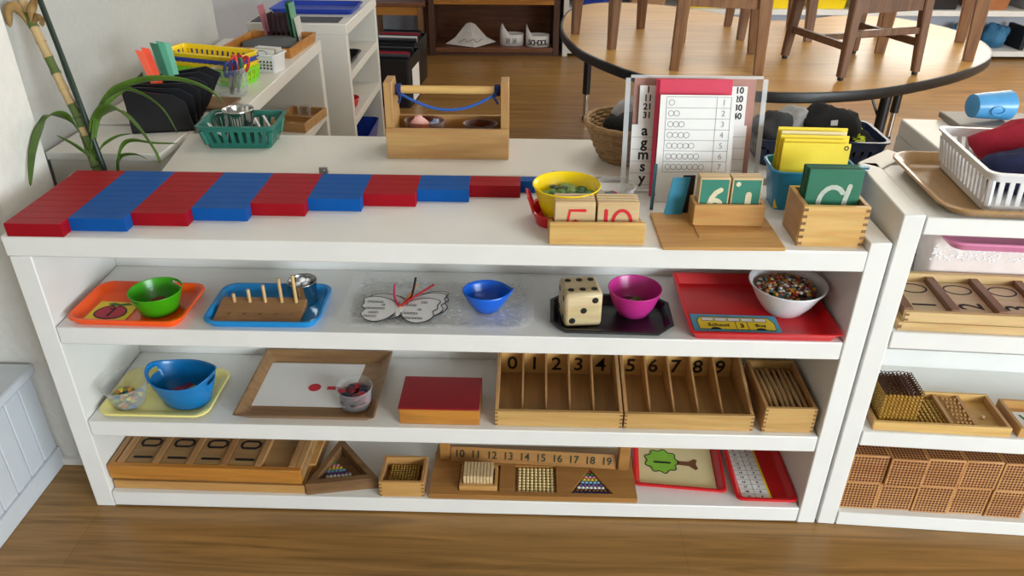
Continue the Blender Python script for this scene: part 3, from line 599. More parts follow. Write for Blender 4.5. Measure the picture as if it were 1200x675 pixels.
# black tray, die, pink bowl
def octo(w, d, c, z): return [(w/2-c,-d/2,z),(w/2,-d/2+c,z),(w/2,d/2-c,z),(w/2-c,d/2,z),(-w/2+c,d/2,z),(-w/2,d/2-c,z),(-w/2,-d/2+c,z),(-w/2+c,-d/2,z)]
b = MB().loft([octo(.205,.11,.016,0), octo(.226,.132,.026,.014), octo(.232,.138,.028,.014), octo(.232,.138,.028,.016), octo(.220,.126,.025,.0155), octo(.200,.106,.016,.003)])
tag(b.build('tray', P_BK, None, (1.077,.068,S1), RAD(-1), smooth=20), 'black tray with cut corners under the die', 'tray')
t = thing('die', 'big pale wooden die with black pips on the black tray', 'die', (1.017,.067,S1+.0032), RAD(8))
DW = wood('pale_die_wood', '#e3cda0', '#cdb27f', 'x'); s = .072
MB().box(-s/2,s/2,-s/2,s/2,0,s).build('cube', DW, t, bev=.007)
b = MB(); h = s/2
def pip(face, u, v):
    b = MB()
    M = {'f': T((0,-h,h)) @ RX(90), 't': T((0,0,s)), 'l': T((-h,0,h)) @ RY(-90) @ RZ(-90)}[face]
    b.prism([(u+.0062*cos(k*.449), v+.0062*sin(k*.449)) for k in range(14)], -.0006, .0003, M=M); b.build('pip', BLKG, t, smooth=0)
for q in (-.021, 0, .021): pip('f', q, q)
for q in (-.022, 0, .022): pip('t', q, .018); pip('t', q, -.018)
for u, v in ((-.02,-.02),(-.02,.02),(.02,-.02),(.02,.02)): pip('l', u, v)
t = thing('bowl', 'magenta plastic bowl with a few counters on the black tray', 'bowl', (1.123,.090,S1+.0032))
bowl_mb([(.001,0),(.026,0),(.029,.002),(.040,.022),(.048,.045),(.051,.054),(.0505,.055)], 40).build('bowl_body', P_PK, t, solid=.0018)
for x, y, c, q in ((1.105,.088,'#2a2420','black'),(1.120,.096,'#8ea86a','sage green'),(1.137,.092,'#c89058','tan'),(1.113,.107,'#5a2a3c','plum'),(1.130,.108,'#6a7a3a','olive')):
    tag(MB().ball((0,0,.0115), .0125, 12, 7, sc=(1,1,.92)).build('counter', mat(q.replace(' ','_')+'_bead', c, .35), None, (x,y,S1+.0045)), q+' round counter in the magenta bowl', 'counter', 'counters in the magenta bowl')
# red tray, bus card, white bowl
b = MB().loft([rrect(.255,.205,.006,0,2), rrect(.272,.226,.008,.019,2), rrect(.278,.232,.008,.019,2), rrect(.278,.232,.008,.021,2), rrect(.267,.221,.008,.0205,2), rrect(.250,.200,.005,.003,2)])
tag(b.build('tray', P_RD, None, (1.356,.108,S1), 0, smooth=30), 'red square-cornered tray with a school bus card', 'tray')
t = thing('bus_card', 'blue card with a yellow school bus lying on the red tray', 'card', (1.314,.054,S1+.0032), RAD(-1))
MB().box(-.082,.082,-.029,.029,0,.0015).build('card', mat('pale_blue_card', '#58a8c8', .6), t)
MB().prism([(-.070,-.024),(.072,-.024),(.074,.002),(.064,.020),(-.064,.020),(-.072,.006)], .0015, .0019).build('bus_body', YEL, t, smooth=0)
b = MB()
for k in range(5): b.box(-.062+k*.025, -.040+k*.025, .005, .017, .0019, .0021)
b.build('bus_windows', PAPER, t, smooth=0)
b = MB()
for k in range(5): b.stroke([(-.062+k*.025,.005),(-.040+k*.025,.005),(-.040+k*.025,.017),(-.062+k*.025,.017)], .001, .0003, M=T((0,0,.0020)), closed=True)
b.stroke([(-.070,-.024),(.072,-.024),(.074,.002),(.064,.020),(-.064,.020),(-.072,.006)], .0012, .0003, M=T((0,0,.0019)), closed=True)
for x in (.0,.022): b.stroke([(x,-.023),(x,.004)], .001, .0003, M=T((0,0,.0019)))
for x in (-.04,.045): b.prism([(x+.010*cos(k*.45), -.024+.007*abs(sin(k*.45))) for k in range(8)], .0019, .0023)
b.build('bus_outline', INK, t, smooth=0)
text('School', .015, T((-.033,-.009,.0021)), INK, t, 'handwriting', .012); text('3', .018, T((.011,-.010,.0021)), INK, t, 'handwriting', .012); text('Bus', .014, T((.046,-.008,.0021)), INK, t, 'handwriting', .012)
t = thing('bowl', 'white plastic bowl full of tiny mixed beads on the red tray', 'bowl', (1.420,.112,S1+.0034))
bowl_mb([(.001,0),(.034,0),(.037,.003),(.053,.025),(.066,.050),(.069,.058),(.073,.060),(.073,.062)], 44).build('bowl_body', P_WH, t, solid=.002)
b = MB(); rnd = random.Random(9)
for i in range(480):
    r = .054*math.sqrt(rnd.random()); a = rnd.uniform(0, 2*pi); z = .046+.008*(1-(r/.059)**2)+rnd.uniform(-.003,.003)
    b.ball((r*cos(a), r*sin(a), z), .0046, 6, 4, i % 7, sc=(1,1,rnd.uniform(.6,1)))
b.lathe([(.030,.005),(.048,.028),(.055,.043),(.001,.050)], 26, mi=0)
tag(b.build('mixed_beads', [mat('bead_brown','#5a3a22',.3), mat('bead_black','#17171a',.3), mat('bead_yellow','#e0b030',.3), mat('bead_white','#e4e2da',.3), mat('bead_red','#b03228',.3), mat('bead_teal','#2e7f8c',.3), mat('bead_orange','#d67a28',.3)], None, (1.420,.112,S1+.0034)), 'heap of tiny mixed coloured beads filling the white bowl', 'beads', None, 'stuff')
# ------------------------------------------------------------------ second shelf
S2 = SZ[1]+.0003
tray('tray', 'pale yellow tray at the left end of the middle shelf', P_YE, .228, .166, .011, (.157,.092,S2), 0, .03, .012, .006)
t = thing('cup', 'clear wide cup of small coloured counters on the pale yellow tray', 'cup', (.094,.058,S2+.003))
bowl_mb([(.001,0),(.026,0),(.029,.002),(.038,.030),(.047,.055),(.0485,.055),(.0485,.057)], 36).build('cup_body', CLR, t, solid=.001)
CM = [mat('c_lime','#9ab83a',.35), mat('c_yellow','#d8c23c',.35), mat('c_teal','#3a8f86',.35), mat('c_orange','#c8702c',.35), mat('c_blue','#3a62a8',.35), mat('c_olive','#6f7a34',.35)]
counters('counter', CM, (.094,.058,S2+.0045), .026, .0068, .0062, 60, 'small mixed counter piled in the clear wide cup', 'counter', 'counters in the clear wide cup', 4, sc=(1.2,.8,.5), seed=11)
t = thing('tub', 'blue oval tub with raised handle holes on the pale yellow tray', 'tub', (.209,.072,S2+.003), RAD(-8))
b = bowl_mb([(.001,0),(.044,0),(.049,.003),(.060,.033),(.0660,.048),(.0690,.057),(.0712,.063),(.073,.065)], 56, [(4,-1,2),(4,53,56),(4,25,30)], sy=.74, dz=lambda a: .016*cos(a)**4)
b.build('tub_body', P_TB, t, solid=.002)
for i, (x, y, c, q) in enumerate(((.192,.075,'#b0202c','red'),(.222,.080,'#d8b42a','yellow'),(.207,.088,'#8a1c30','dark red'),(.228,.064,'#4a8a3a','green'),(.188,.064,'#c23c4c','rose'))):
    tag(MB().lathe([(.001,0),(.011,0),(.014,.005),(.014,.017),(.011,.022),(.001,.023)], 16).build('counter', mat(q.replace(' ','_')+'_disc', c, .35), None, (x,y,S2+.0048)), q+' disc counter lying in the blue oval tub', 'counter', 'disc counters in the blue tub')
t = thing('wooden_tray', 'brown wooden tray with sloping sides holding paper cards', 'tray', (.472,.120,S2))
b = MB().loft([rrect(.248,.198,.004,0,2), rrect(.286,.238,.004,.022,2), rrect(.278,.230,.004,.022,2), rrect(.236,.188,.003,.005,2)]); b.build('tray_body', OAKT, t, smooth=20)
for k in range(2):
    tt = thing('paper_card', ('white card printed with a red dot and bar on the wooden tray', 'plain white card lying under the red dot card')[1-k], 'card', (.452,.128+.003*(1-k),S2+.0053+k*.0015), RAD(-.5-.8*(1-k)), 'white cards in the wooden tray')
    MB().loft([[(x, y, z) for x, y in ((-.103,-.077),(.098,-.075),(.104,.077),(-.108,.073))] for z in (0, .0013)]).build('card', PAPER, tt, smooth=0)
    if k: MB().disc((.014,-.012), .0135, .0013, 20, sy=.95).box(.041,.066,-.018,-.007,.0013,.0018).build('red_marks', REDI, tt, smooth=0)
t = thing('cup', 'clear plastic cup of dark red chips on the wooden tray', 'cup', (.565,.066,S2+.0054))
bowl_mb([(.001,0),(.029,0),(.031,.002),(.034,.043),(.037,.044),(.037,.047)], 36).build('cup_body', CLR, t, solid=.001)
counters('chip', [mat('dark_red_chip','#6a1420',.35), mat('plum_chip','#2c1424',.35), mat('navy_chip','#1c1c38',.35), mat('crimson_chip','#9a1c28',.35)], (.565,.066,S2+.0068), .026, .0100, .0078, 60, 'dark glossy chip piled in the clear cup', 'chip', 'dark chips in the clear cup', 5, sc=(1,1,.42), seed=4)
t = thing('box', 'wooden box with a dark red sliding lid on the middle shelf', 'box', (.744,.066,S2))
MB().box(-.081,.081,-.053,.053,0,.037).build('body', AMBER, t, bev=.001); MB().box(-.082,.081,-.0535,.0535,.037,.041).build('lid', mat('dark_red_lid','#8e0a18',.4), t, bev=.0008)
# spindle boxes
SP = wood('spindle_box_wood', '#d3a863', '#bc8f4c', 'x'); SPI = wood('spindle_box_floor_wood', '#b78f58', '#a07a46', 'y')
for x0, w, digs, q in ((.856,.256,'01234','zero to four'),(1.115,.258,'56789','five to nine')):
    t = thing('spindle_box', 'wooden spindle box numbered %s along its back' % q, 'spindle box', (x0,.013,S2), 0, 'numbered spindle boxes')
    MB().box(0,w,0,.008,0,.038).build('front_panel', SP, t, bev=.001); MB().box(.007,w-.007,.186,.194,0,.085).build('back_panel', MAPLE, t, bev=.001)
    MB().box(.007,w-.007,.008,.186,0,.006).build('base', SPI, t); MB().box(.008,w-.008,.176,.186,.006,.078).build('number_panel', MAPLE, t)
    sd = lambda x, th: MB().prism([(.008,0),(.194,0),(.194,.085),(.170,.085),(.008,.038)], x, x+th, M=Matrix(((0,0,1,0),(1,0,0,0),(0,1,0,0),(0,0,0,1))))
    for x in (0, w-.007): sd(x, .007).build('side_panel', BEECHY, t, bev=.0008)
    dv = lambda x, th: MB().prism([(.008,.006),(.176,.006),(.176,.068),(.160,.068),(.008,.016)], x, x+th, M=Matrix(((0,0,1,0),(1,0,0,0),(0,1,0,0),(0,0,0,1))))
    for k in range(1, 5): dv(.007+(w-.014)*k/5-.002, .004).build('divider', BEECHY, t)
    for k, q2 in enumerate(digs): text(q2, .047, T((.007+(w-.014)*(k+.5)/5, .1757, .030)) @ RX(90), INK, t, 'numeral', .012)
    joints(t, DOVE, w, .038, 4, .006)
t = thing('spindle_holder', 'narrow dovetailed wooden box filled with spindles beside the numbered boxes', 'box', (1.391,.012,S2))
open_box(t, SP, .102, .168, .060, .007, .005, BEECHY); joints(t, DOVE, .102, .060, 6, .006)
SPN = wood('turned_spindle_wood', '#c9a470', '#a17a48', 'y', 2)
pr = [(.0022,-.070),(.0032,-.066),(.0052,-.02),(.0056,0),(.0052,.02),(.0032,.066),(.0022,.070)]; b = MB(); b.loft([[(r*cos(2*pi*i/10), y, r*sin(2*pi*i/10)) for i in range(10)] for r, y in pr])
sp0 = None
for L in range(4):
    for k in range(7):
        loc = (1.391+.0165+k*.0115+(.003 if L % 2 else -.001), .096+.004*((k+L) % 3-1), S2+.0108+L*.0114)
        if sp0 is None: o = sp0 = b.build('spindle', SPN, None, loc)
        else: o = sp0.copy(); COL.objects.link(o); o.location = loc
        o.rotation_euler = (RAD(random.uniform(-1,1)), 0, RAD(random.uniform(-1.5,1.5)))
        tag(o, '%s pale turned spindle from the left, %s layer of the narrow box' % (ORD[k], ('bottom','second','third','top')[L]), 'spindle', 'spindles in the narrow box')
# ------------------------------------------------------------------ bottom shelf
S0 = SZ[0]+.0003
def xprism(poly, x0, x1, mi=0): return MB().prism(poly, x0, x1, mi, M=Matrix(((0,0,1,0),(1,0,0,0),(0,1,0,0),(0,0,0,1))))
BRW = wood('board_floor_wood', '#b28a55', '#9a7444', 'x')
t = thing('number_board', 'lower wooden number board, under the board with card slots', 'number board', (.034,.012,S0), RAD(-.6), 'number boards at the left of the bottom shelf')
MB().box(0,.415,0,.19,0,.022).build('frame', BEECH, t, bev=.0015); MB().box(.01,.425,.06,.19,.0002,.030).build('end_block', BEECH, t, bev=.0015)
t = thing('number_board', 'amber number board with tens cards, topmost at the left of the bottom shelf', 'number board', (.033,.010,S0+.0305), RAD(-.6), 'number boards at the left of the bottom shelf')
MB().box(0,.412,0,.012,0,.036).build('front_rail', AMBER, t, bev=.001); MB().box(0,.412,.188,.2,0,.036).build('back_rail', AMBER, t)
MB().box(0,.412,.012,.188,0,.0265).build('base', BRW, t)
for x in (0, .400): MB().box(x, x+.012,.012,.188,.020,.036).build('side_rail', BEECHY, t)
for k in range(6):
    x = .022+k*.0735; MB().box(x-.004 if k else x-.006, x+.009, .012, .188, .0265, .0375).build('divider', BEECHY, t)
for k in range(4):
    tt = thing('tens_card', 'brown ten card in the %s slot from the left of the amber board' % ORD[k], 'number card', (.033+.0325+k*.0735, .010+.014-.0005*k, S0+.0305+.0268), RAD(-.6), 'tens cards in the amber board')
    MB().box(0,.0575,0,.168,0,.008).build('card', BRW, tt, bev=.0008)
    b = MB(); b.stroke([(.014,.016),(.050,.016)], .0065, .0006, M=T((0,0,.008))); b.build('numeral', INK, tt, smooth=0); b = MB()
    b.stroke([(.030+x, .062+y) for x, y in ((-.014,-.010),(.014,-.010),(.021,-.004),(.021,.006),(.014,.012),(-.012,.012),(-.019,.006),(-.019,-.004))], .006, .0006, M=T((0,0,.008)), closed=True)
    b.build('numeral', INK, tt, smooth=0)
BC = [('red','#b3262c'),('green','#2f7d3c'),('pink','#d68aa4'),('yellow','#d8b838'),('light blue','#7ab4cf'),('purple','#6a4a8c'),('white','#e2e0da'),('brown','#6a4328'),('dark blue','#22357f')]
BMAT = [mat(n.replace(' ','_')+'_glass_bead', h, .25) for n, h in BC]
def bead_bar(n, p, m, ax=(1,0,0), mesh=None):
    b = MB(); a = Vector(ax)
    for k in range(n):
        c = a*(k-(n-1)/2)*2*p; b.ball(tuple(c+Vector((0,0,p))), p, 8, 6)
    b.tube([tuple(a*-n*p+Vector((0,0,p))), tuple(a*n*p+Vector((0,0,p)))], p*.25, 5); return b
# triangular bead tray
def tri_frame(P, k): # inset toward centroid
    c = (sum(p[0] for p in P)/3, sum(p[1] for p in P)/3); return [(c[0]+(p[0]-c[0])*k, c[1]+(p[1]-c[1])*k) for p in P]
TP = [(.452,.004),(.604,.030),(.497,.158)]
t = thing('triangle_tray', 'dark brown triangular wooden tray of coloured bead bars', 'tray', (0,0,S0)); L3 = lambda P, z: [(x, y, z) for x, y in P]
MB().loft([L3(TP,0), L3(TP,.030), L3(tri_frame(TP,.70),.030), L3(tri_frame(TP,.68),.006)]).build('tray_body', WALN, t, smooth=0, bev=.001)
I3 = tri_frame(TP, .64); A, B, Cc = [Vector((x, y, 0)) for x, y in I3]; dr = (B-A).normalized(); up3 = Vector((-dr.y, dr.x, 0))
for k in range(9):
    n = 9-k; p = .0041; c = A+dr*(.007+9*p*1.04)+up3*(.005+k*.0082)-dr*(k*.0028)
    o = bead_bar(n, p, None).build('bead_bar', BMAT[n-1], None, (c.x, c.y, S0+.0064), math.atan2(dr.y, dr.x))
    tag(o, '%s bead bar of %s in the triangular tray' % (BC[n-1][0], 'one bead' if n == 1 else '%d beads' % n), 'bead bar', 'bead bars in the triangular tray')
# small box of gold bars
t = thing('bead_box', 'small square dovetailed wooden box of gold bead bars', 'box', (.609,.006,S0), RAD(.5))
open_box(t, BEECH, .096, .084, .040, .007, .005, BEECHY); joints(t, DOVE, .096, .040, 4, .006)
gb = None
for L in range(3):
    for k in range(9):
        loc = (.657, .006+.0125+k*.0073, S0+.0052+L*.0066)
        if gb is None: o = gb = bead_bar(10, .0032, None).build('ten_bar', GOLD, None, loc)
        else: o = gb.copy(); COL.objects.link(o); o.location = loc
        tag(o, 'gold ten bar, %s row from the front, %s layer of the small dovetailed box' % (ORD[k], ('bottom','middle','top')[L]), 'bead bar', 'gold ten bars in the small box')
# teen board
t = thing('teen_board', 'flat wooden board with the numbers ten to nineteen along its back', 'number board', (.716,.002,S0), 0)
MB().box(0,.442,0,.170,0,.004).build('base', BRW, t, bev=.001)
f = MB(); X = [0,.060,.149,.182,.272,.300,.392,.442]
f.box(0,.442,0,.012,.004,.015).box(0,.442,.092,.132,.004,.015)
for a, c in ((0,1),(2,3),(4,5),(6,7)): f.box(X[a],X[c],.012,.092,.004,.015)
f.prism([(.300,.012),(.300,.092),(.346,.088)], .004, .0149).prism([(.392,.012),(.392,.092),(.346,.088)], .004, .0149)
f.build('recessed_top', TEENW, t)
sg = xprism([(0,0),(.0135,.0300),(.0172,.0283),(.004,0)], 0, .368).build('number_strip', TEENW, t, bev=.0008); sg.location = (.036,.1035,.0151); sg.rotation_euler = (0,0,RAD(-2.6))
for k in range(10):
    text(str(10+k), .0235, T((.020+k*.0364,.00655,.0153)) @ RX(65.8) @ T((0,0,.0004)), mat('green_black_ink','#22301c',.6) if k == 0 else bpy.data.materials['green_black_ink'], sg, 'numeral', .012)
MB().box(.012,.035,.104,.128,.015,.112).build('post', TEENW, t, bev=.002); MB().box(.408,.432,.084,.108,.015,.112).build('post', TEENW, t, bev=.002)
o = thing('slat_box', 'little wooden rack of upright slats set in the teen board', 'rack', (.779,.015,S0+.0045), 0)
MB().box(0,.081,0,.008,0,.022).box(0,.081,.058,.066,0,.022).box(0,.006,.008,.058,0,.022).box(.075,.081,.008,.058,0,.022).box(.006,.075,.008,.058,0,.003).build('rack_body', BEECH, o, bev=.0008)
sl = None
for k in range(9):
    loc = (.7875+k*.0071, .024, S0+.0078)
    if sl is None: q = sl = MB().box(0,.006,0,.046,0,.038).build('slat', TILE, None, loc, bev=.0006)
    else: q = sl.copy(); COL.objects.link(q); q.location = loc
    tag(q, 'thin wooden slat, %s from the left in the little rack' % ORD[k], 'slat', 'slats in the little rack')
gb2 = bead_bar(9, .0044, None)
for k in range(9):
    loc = (.943, .0195+k*.0086, S0+.0043)
    if k == 0: q = g2 = gb2.build('ten_bar', mat('pale_gold_bead','#d8c08a',.25,.2), None, loc)
    else: q = g2.copy(); COL.objects.link(q); q.location = loc
    tag(q, 'pale gold bead bar, %s row from the front of the teen board recess' % ORD[k], 'bead bar', 'bead bars in the square recess')
for k in range(9):
    n = 9-k; q = bead_bar(n, .0043, None).build('bead_bar', BMAT[n-1], None, (1.062, .0195+k*.0080, S0+.0043))
    tag(q, '%s bead bar of %s in the recess of the teen board' % (BC[n-1][0], 'one bead' if n == 1 else '%d beads' % n), 'bead bar', 'bead bars in the triangular recess')
# tree card tray
tray('tray', 'red tray with a green tree card on the bottom shelf', P_RD, .200, .175, .014, (1.262,.125,S0), RAD(-5), .012, .006, .006, 3)
t = thing('tree_card', 'cream card printed with a green tree and a black bar', 'card', (1.258,.124,S0+.003), RAD(-4))
MB().box(-.083,.083,-.072,.076,0,.0016).build('card', CREAM, t)
b = MB(); tr = [(-.030+(.036+.0035*cos(9*a))*cos(a), .004+(.036+.0035*cos(9*a))*sin(a)) for a in [2*pi*i/64 for i in range(64)]]
MB().prism(tr, .0016, .002).build('tree_crown', mat('printed_leaf_green','#8cc63a',.55), t, smooth=0)
MB().prism([(.004,-.004),(.030,-.006),(.044,-.018),(.050,-.012),(.046,.002),(.050,.014),(.044,.018),(.030,.008),(.004,.008)], .0016, .0021).build('tree_trunk', mat('printed_brown','#7a4a2c',.55), t, smooth=0)
b.stroke(tr, .002, .0008, M=T((0,0,.0016)), closed=True).stroke([(-.046,.0),(-.012,.0)], .005, .001, M=T((0,0,.0016))); b.build('printed_lines', INK, t, smooth=0)
# strip tray
tray('tray', 'red tray with a long number chart at the right of the bottom shelf', P_RD, .130, .195, .014, (1.436,.105,S0), RAD(-1), .012, .006, .006, 3)
t = thing('number_chart', 'white number chart edged in yellow lying in the red tray', 'card', (1.414,.103,S0+.003), RAD(1))
MB().box(-.034,.034,-.086,.086,0,.0012).build('yellow_backing', YEL, t); MB().box(-.029,.029,-.085,.085,.0012,.0018).build('chart', PAPER, t)
b = MB(); b.box(-.0005,.0005,-.085,.085,.0018,.002)
for k in range(12): b.box(-.029,.029,-.084+k*.0145,-.0834+k*.0145,.0018,.002)
b.build('ruled_lines', GREYI, t, smooth=0)
for k in range(11): text(str(19-k), .0085, T((-.015,-.077+k*.0145,.002)) @ RZ(0), INK, t, 'printed_number', .01); text(str(9-k) if k < 9 else '0', .0085, T((.014,-.077+k*.0145,.002)), INK, t, 'printed_number', .01)
# ------------------------------------------------------------------ right shelf contents
CUBW = wood('cube_pale_wood', '#cd9658', '#b67a40', 'x'); DOT = mat('printed_red_brown_dots', '#54230f', .5)
def cube_mesh(root, s=.0738, dark='#5a2a18'):
    MB().box(0,s,0,s,0,s).build('block', CUBW, root, bev=.0012)
    b = MB(); q = (s-.007)/10
    for i in range(10):
        for j in range(10):
            u, v = .0035+q*(i+.5), .0035+q*(j+.5); c = [(.0026*cos(k*pi/4+.39), .0026*sin(k*pi/4+.39)) for k in range(8)]
            b.prism([(u+x, v+y) for x, y in c], 0, .0003, M=RX(90)); b.prism([(u+x, v+y) for x, y in c], s-.0001, s+.0003)
            b.prism([(u+x, v+y) for x, y in c], 0, .0003, M=Matrix(((0,0,-1,0),(1,0,0,0),(0,1,0,0),(0,0,0,1)))); b.prism([(u+x, v+y) for x, y in c], s-.0001, s+.0003, M=Matrix(((0,0,1,0),(1,0,0,0),(0,1,0,0),(0,0,0,1))))
    b.build('dot_grid', DOT, root, smooth=0)
c0 = None
for r, row in enumerate(('bottom','top')):
    for k in range(7):
        x = .0405+k*.0748; y = .010+(.004, .006, .004, .006, .003, .030, .01)[k]*(1 if r == 0 else .5)+(0 if (r, k) != (1, 1) else -.007); z = RZS[0]+.0004+r*.0744
        lab = 'dotted wooden thousand cube in the %s row, %s from the white post' % (row, ORD[k])
        a = RA+RAD((0,.6,-.4,.3,-.5,1.5,0)[k]*(1 if r == 0 else .5))+(RAD(-1.5) if (r, k) == (1, 1) else 0)
        if c0 is None: c0 = thing('thousand_cube', lab, 'wooden cube', rs(x,y,z), a, 'dotted thousand cubes'); cube_mesh(c0)
        else: dup(c0, rs(x,y,z), a, lab)
# golden bead tray
t = thing('bead_tray', 'shallow wooden tray with compartments of gold beads on the right shelf', 'tray', rs(.058,.006,RZS[1]+.0004), RA)
open_box(t, MAPLE, .262, .112, .021, .007, .004, BEECHY)
MB().box(.150,.157,.007,.105,.004,.018).build('divider', BEECHY, t); MB().box(.196,.203,.007,.105,.004,.018).build('divider', BEECHY, t); MB().box(.157,.196,.007,.105,.004,.012).build('bar_slot', BEECH, t)
t = thing('bead_cube', 'cube of gold beads with dark wire loops on top', 'bead cube', rs(.069,.018,RZS[1]+.0048), RA)
b = MB(); p = .0037; s = p*2
for i in range(10):
    for j in range(10):
        for k in range(10):
            if j == 0 or i in (0, 9) or k == 9 or j == 9: b.ball((p+i*s, p+j*s, p+k*s), p*1.04, 6, 4)
b.box(p,9.5*s,p,9.5*s,p,9.3*s); o = b.build('gold_beads', GOLD, t); o['kind'] = 'stuff'
b = MB()
for i in range(10):
    for j in range(10):
        c = Vector((p+i*s, p+j*s, 10*s+.0018)); b.tube([tuple(c+Vector((.0042*cos(q*pi/4), .0022*sin(q*pi/4+i), .0010+.0046*sin(q*pi/4)))) for q in range(9)], .0009, 4, cap=False)
o = b.build('wire_loops', WIRE, t); o['kind'] = 'stuff'
g3 = None
for k in range(10):
    loc = rs(.178, .018+k*.0088, RZS[1]+.0048)
    if g3 is None: o = g3 = bead_bar(7, .0044, None).build('ten_bar', GOLD, None, loc, RA)
    else: o = g3.copy(); COL.objects.link(o); o.location = loc
    tag(o, 'gold bead bar beside the bead cube, %s row from the front' % ORD[k], 'bead bar', 'gold bars beside the bead cube')
tag(MB().ball((0,0,.0045), .0045, 12, 8).build('bead', TILE, None, rs(.288,.055,RZS[1]+.0046)), 'single pale bead alone in the tray compartment', 'bead')
b = MB()
for i in range(7):
    for j in range(4): b.ball((-.012+j*.008+(i % 2)*.003, -.038+i*.0125, .003), .0032, 6, 4)
o = b.build('loose_beads', mat('tan_bead','#b58a50',.4), None, rs(.234,.058,RZS[1]+.0164), RA); tag(o, 'scattering of loose tan beads in the middle slot of the tray', 'beads', None, 'stuff')
t = thing('bead_tray', 'wooden tray with a paper chart at the right edge of the frame', 'tray', rs(.336,.008,RZS[1]+.0004), RA)
open_box(t, BEECH, .16, .095, .022, .007, .004, BEECHY)
o = tag(MB().box(0,.13,0,.06,0,.0012).build('chart', PAPER, None, rs(.352,.022,RZS[1]+.0048), RA), 'pale chart with a dark green stroke in the right-hand tray', 'card')
MB().stroke([(.016,.048),(.030,.010)], .005, .0005, M=T((0,0,.0012))).build('green_stroke', GRN, o)
# numeral trays
NT = wood('numeral_tray_wood', '#e0bd84', '#cfa66a', 'x'); CARD = wood('numeral_card_wood', '#d8c09a', '#c9ad83', 'x')
t = thing('numeral_tray', 'lower of two stacked long wooden trays on the right shelf', 'number board', rs(.047,.007,RZS[2]+.0004), RA, 'stacked numeral trays')
MB().box(0,.6,0,.13,0,.017).build('tray_body', NT, t, bev=.001); joints(t, DOVE, .6, .017, 1, .007)
t = thing('numeral_tray', 'upper of two stacked long wooden trays, holding numeral cards', 'number board', rs(.055,.008,RZS[2]+.018), RA, 'stacked numeral trays')
MB().box(0,.6,0,.010,0,.021).build('front_rail', NT, t, bev=.001); MB().box(0,.6,.135,.145,0,.030).build('back_rail', NT, t, bev=.001)
MB().box(0,.6,.010,.135,0,.006).build('base', NT, t)
joints(t, DOVE, .6, .021, 2, .007)
for k in range(8):
    MB().box(.0+k*.083, .016+k*.083, .010, .135, .006, .024).build('divider', WALNY, t, bev=.001)
for k in range(7):
    tt = thing('numeral_card', 'pale wooden numeral card reading %d0, %s in the upper long tray' % (k+1, ORD[k]), 'number card', rs(.055+.017+k*.083, .019, RZS[2]+.0243), RA, 'numeral cards in the upper long tray')
    MB().box(0,.065,0,.120,0,.008).build('card', CARD, tt, bev=.0006)
    text(str(k+1), .062, T((.034,.030,.0083)) @ RZ(90), INK, tt, 'numeral', .003, sx=.8)
    b = MB(); b.stroke([(.033+.025*cos(q*pi/12), .092+.017*sin(q*pi/12)) for q in range(24)], .0032, .0004, M=T((0,0,.008)), closed=True); b.build('zero', INK, tt, smooth=0)
# lace box and pink tray in the top bay
t = thing('box', 'off-white lace-patterned box under the pink tray in the top bay', 'box', rs(.40,.195,RZS[2]+.0005), RA)
MB().loft([rrect(.50,.06,.012,0), rrect(.52,.07,.014,.125)]).build('box_body', mat('off_white_plastic', '#ecdfd9', .6), t)
b = MB(); rnd = random.Random(2)
for i in range(420): b.ball((rnd.uniform(-.255,.255), -.0335, rnd.uniform(.070,.105)), .0035, 5, 3, sc=(1,.35,.7))
b.build('lace_pattern', PAPER, t)
tray('tray', 'pink plastic tray just under the top of the right shelf', P_PINK, .54, .15, .022, rs(.40,.150,RZS[2]+.126), RA, .03)
# tan tray, white basket and clothes on top of the right shelf
tray('tray', 'tan wood-look tray under the white laundry basket', P_TAN, .56, .290, .020, rs(.336,.125,RZS[3]+.0004), RA, .045, .016, .007, 7)
t = thing('basket', 'white slotted plastic basket of clothes on the tan tray', 'basket', rs(.318,.120,RZS[3]+.004), RAD(-6))
basket(t, P_WH, .380, .245, .072, .012, .018, .0155, .0075, .016, .012)
CL = [mat('red_knit','#a81c34',.9,ns=120,bmp=.4), mat('navy_cloth','#20264c',.9,ns=120,bmp=.4), mat('grey_cloth','#5a5450',.9,ns=120,bmp=.4)]
zb = RZS[3]+.0085
cloth('garment', CL[0], rs(.300,.185,zb), (.115,.045,.058), 31, 'red knitted garment curved along the back of the white basket', 'clothing', 'clothes in the white basket', -.25, amp=.2)
cloth('garment', CL[1], rs(.232,.120,zb), (.062,.055,.040), 32, 'navy blue garment in the middle of the white basket', 'clothing', 'clothes in the white basket', -.4, amp=.3)
cloth('garment', CL[2], rs(.300,.085,zb), (.060,.052,.050), 33, 'grey-brown garment at the front right of the white basket', 'clothing', 'clothes in the white basket', .2, amp=.25)
# grey board and blue cup on the cabinet behind
o = MB().box(0,.50,0,.105,0,.014).build('board', mat('grey_brown_board','#857c74',.5,ns=8), None, (1.848,.452,.7225), RAD(-2), bev=.003); tag(o, 'flat grey-brown board on the white cabinet behind the basket', 'board')
CUPB = mat('translucent_blue_plastic', '#4f9fd8', .35, coat=.2)
t = thing('cup', 'light blue plastic cup tipped on its side on the grey board', 'cup', (1.922,.490,.7368), RAD(6))
b = MB(); pr = [(.022,-.042),(.029,-.040),(.032,-.018),(.035,.02),(.0375,.042),(.0355,.042),(.032,-.012),(.026,-.036)]
b.loft([[(z, r*cos(2*pi*i/28)*.9, 0.0325+.86*r*sin(2*pi*i/28)) for i in range(28)] for r, z in pr]); b.build('cup_body', CUPB, t)
b = MB().tube([(.0+.015*cos(q*pi/10), -.0316, .030+.009*sin(q*pi/10)) for q in range(21)], .0016, 5, cap=False); b.build('moulded_oval', CUPB, t)
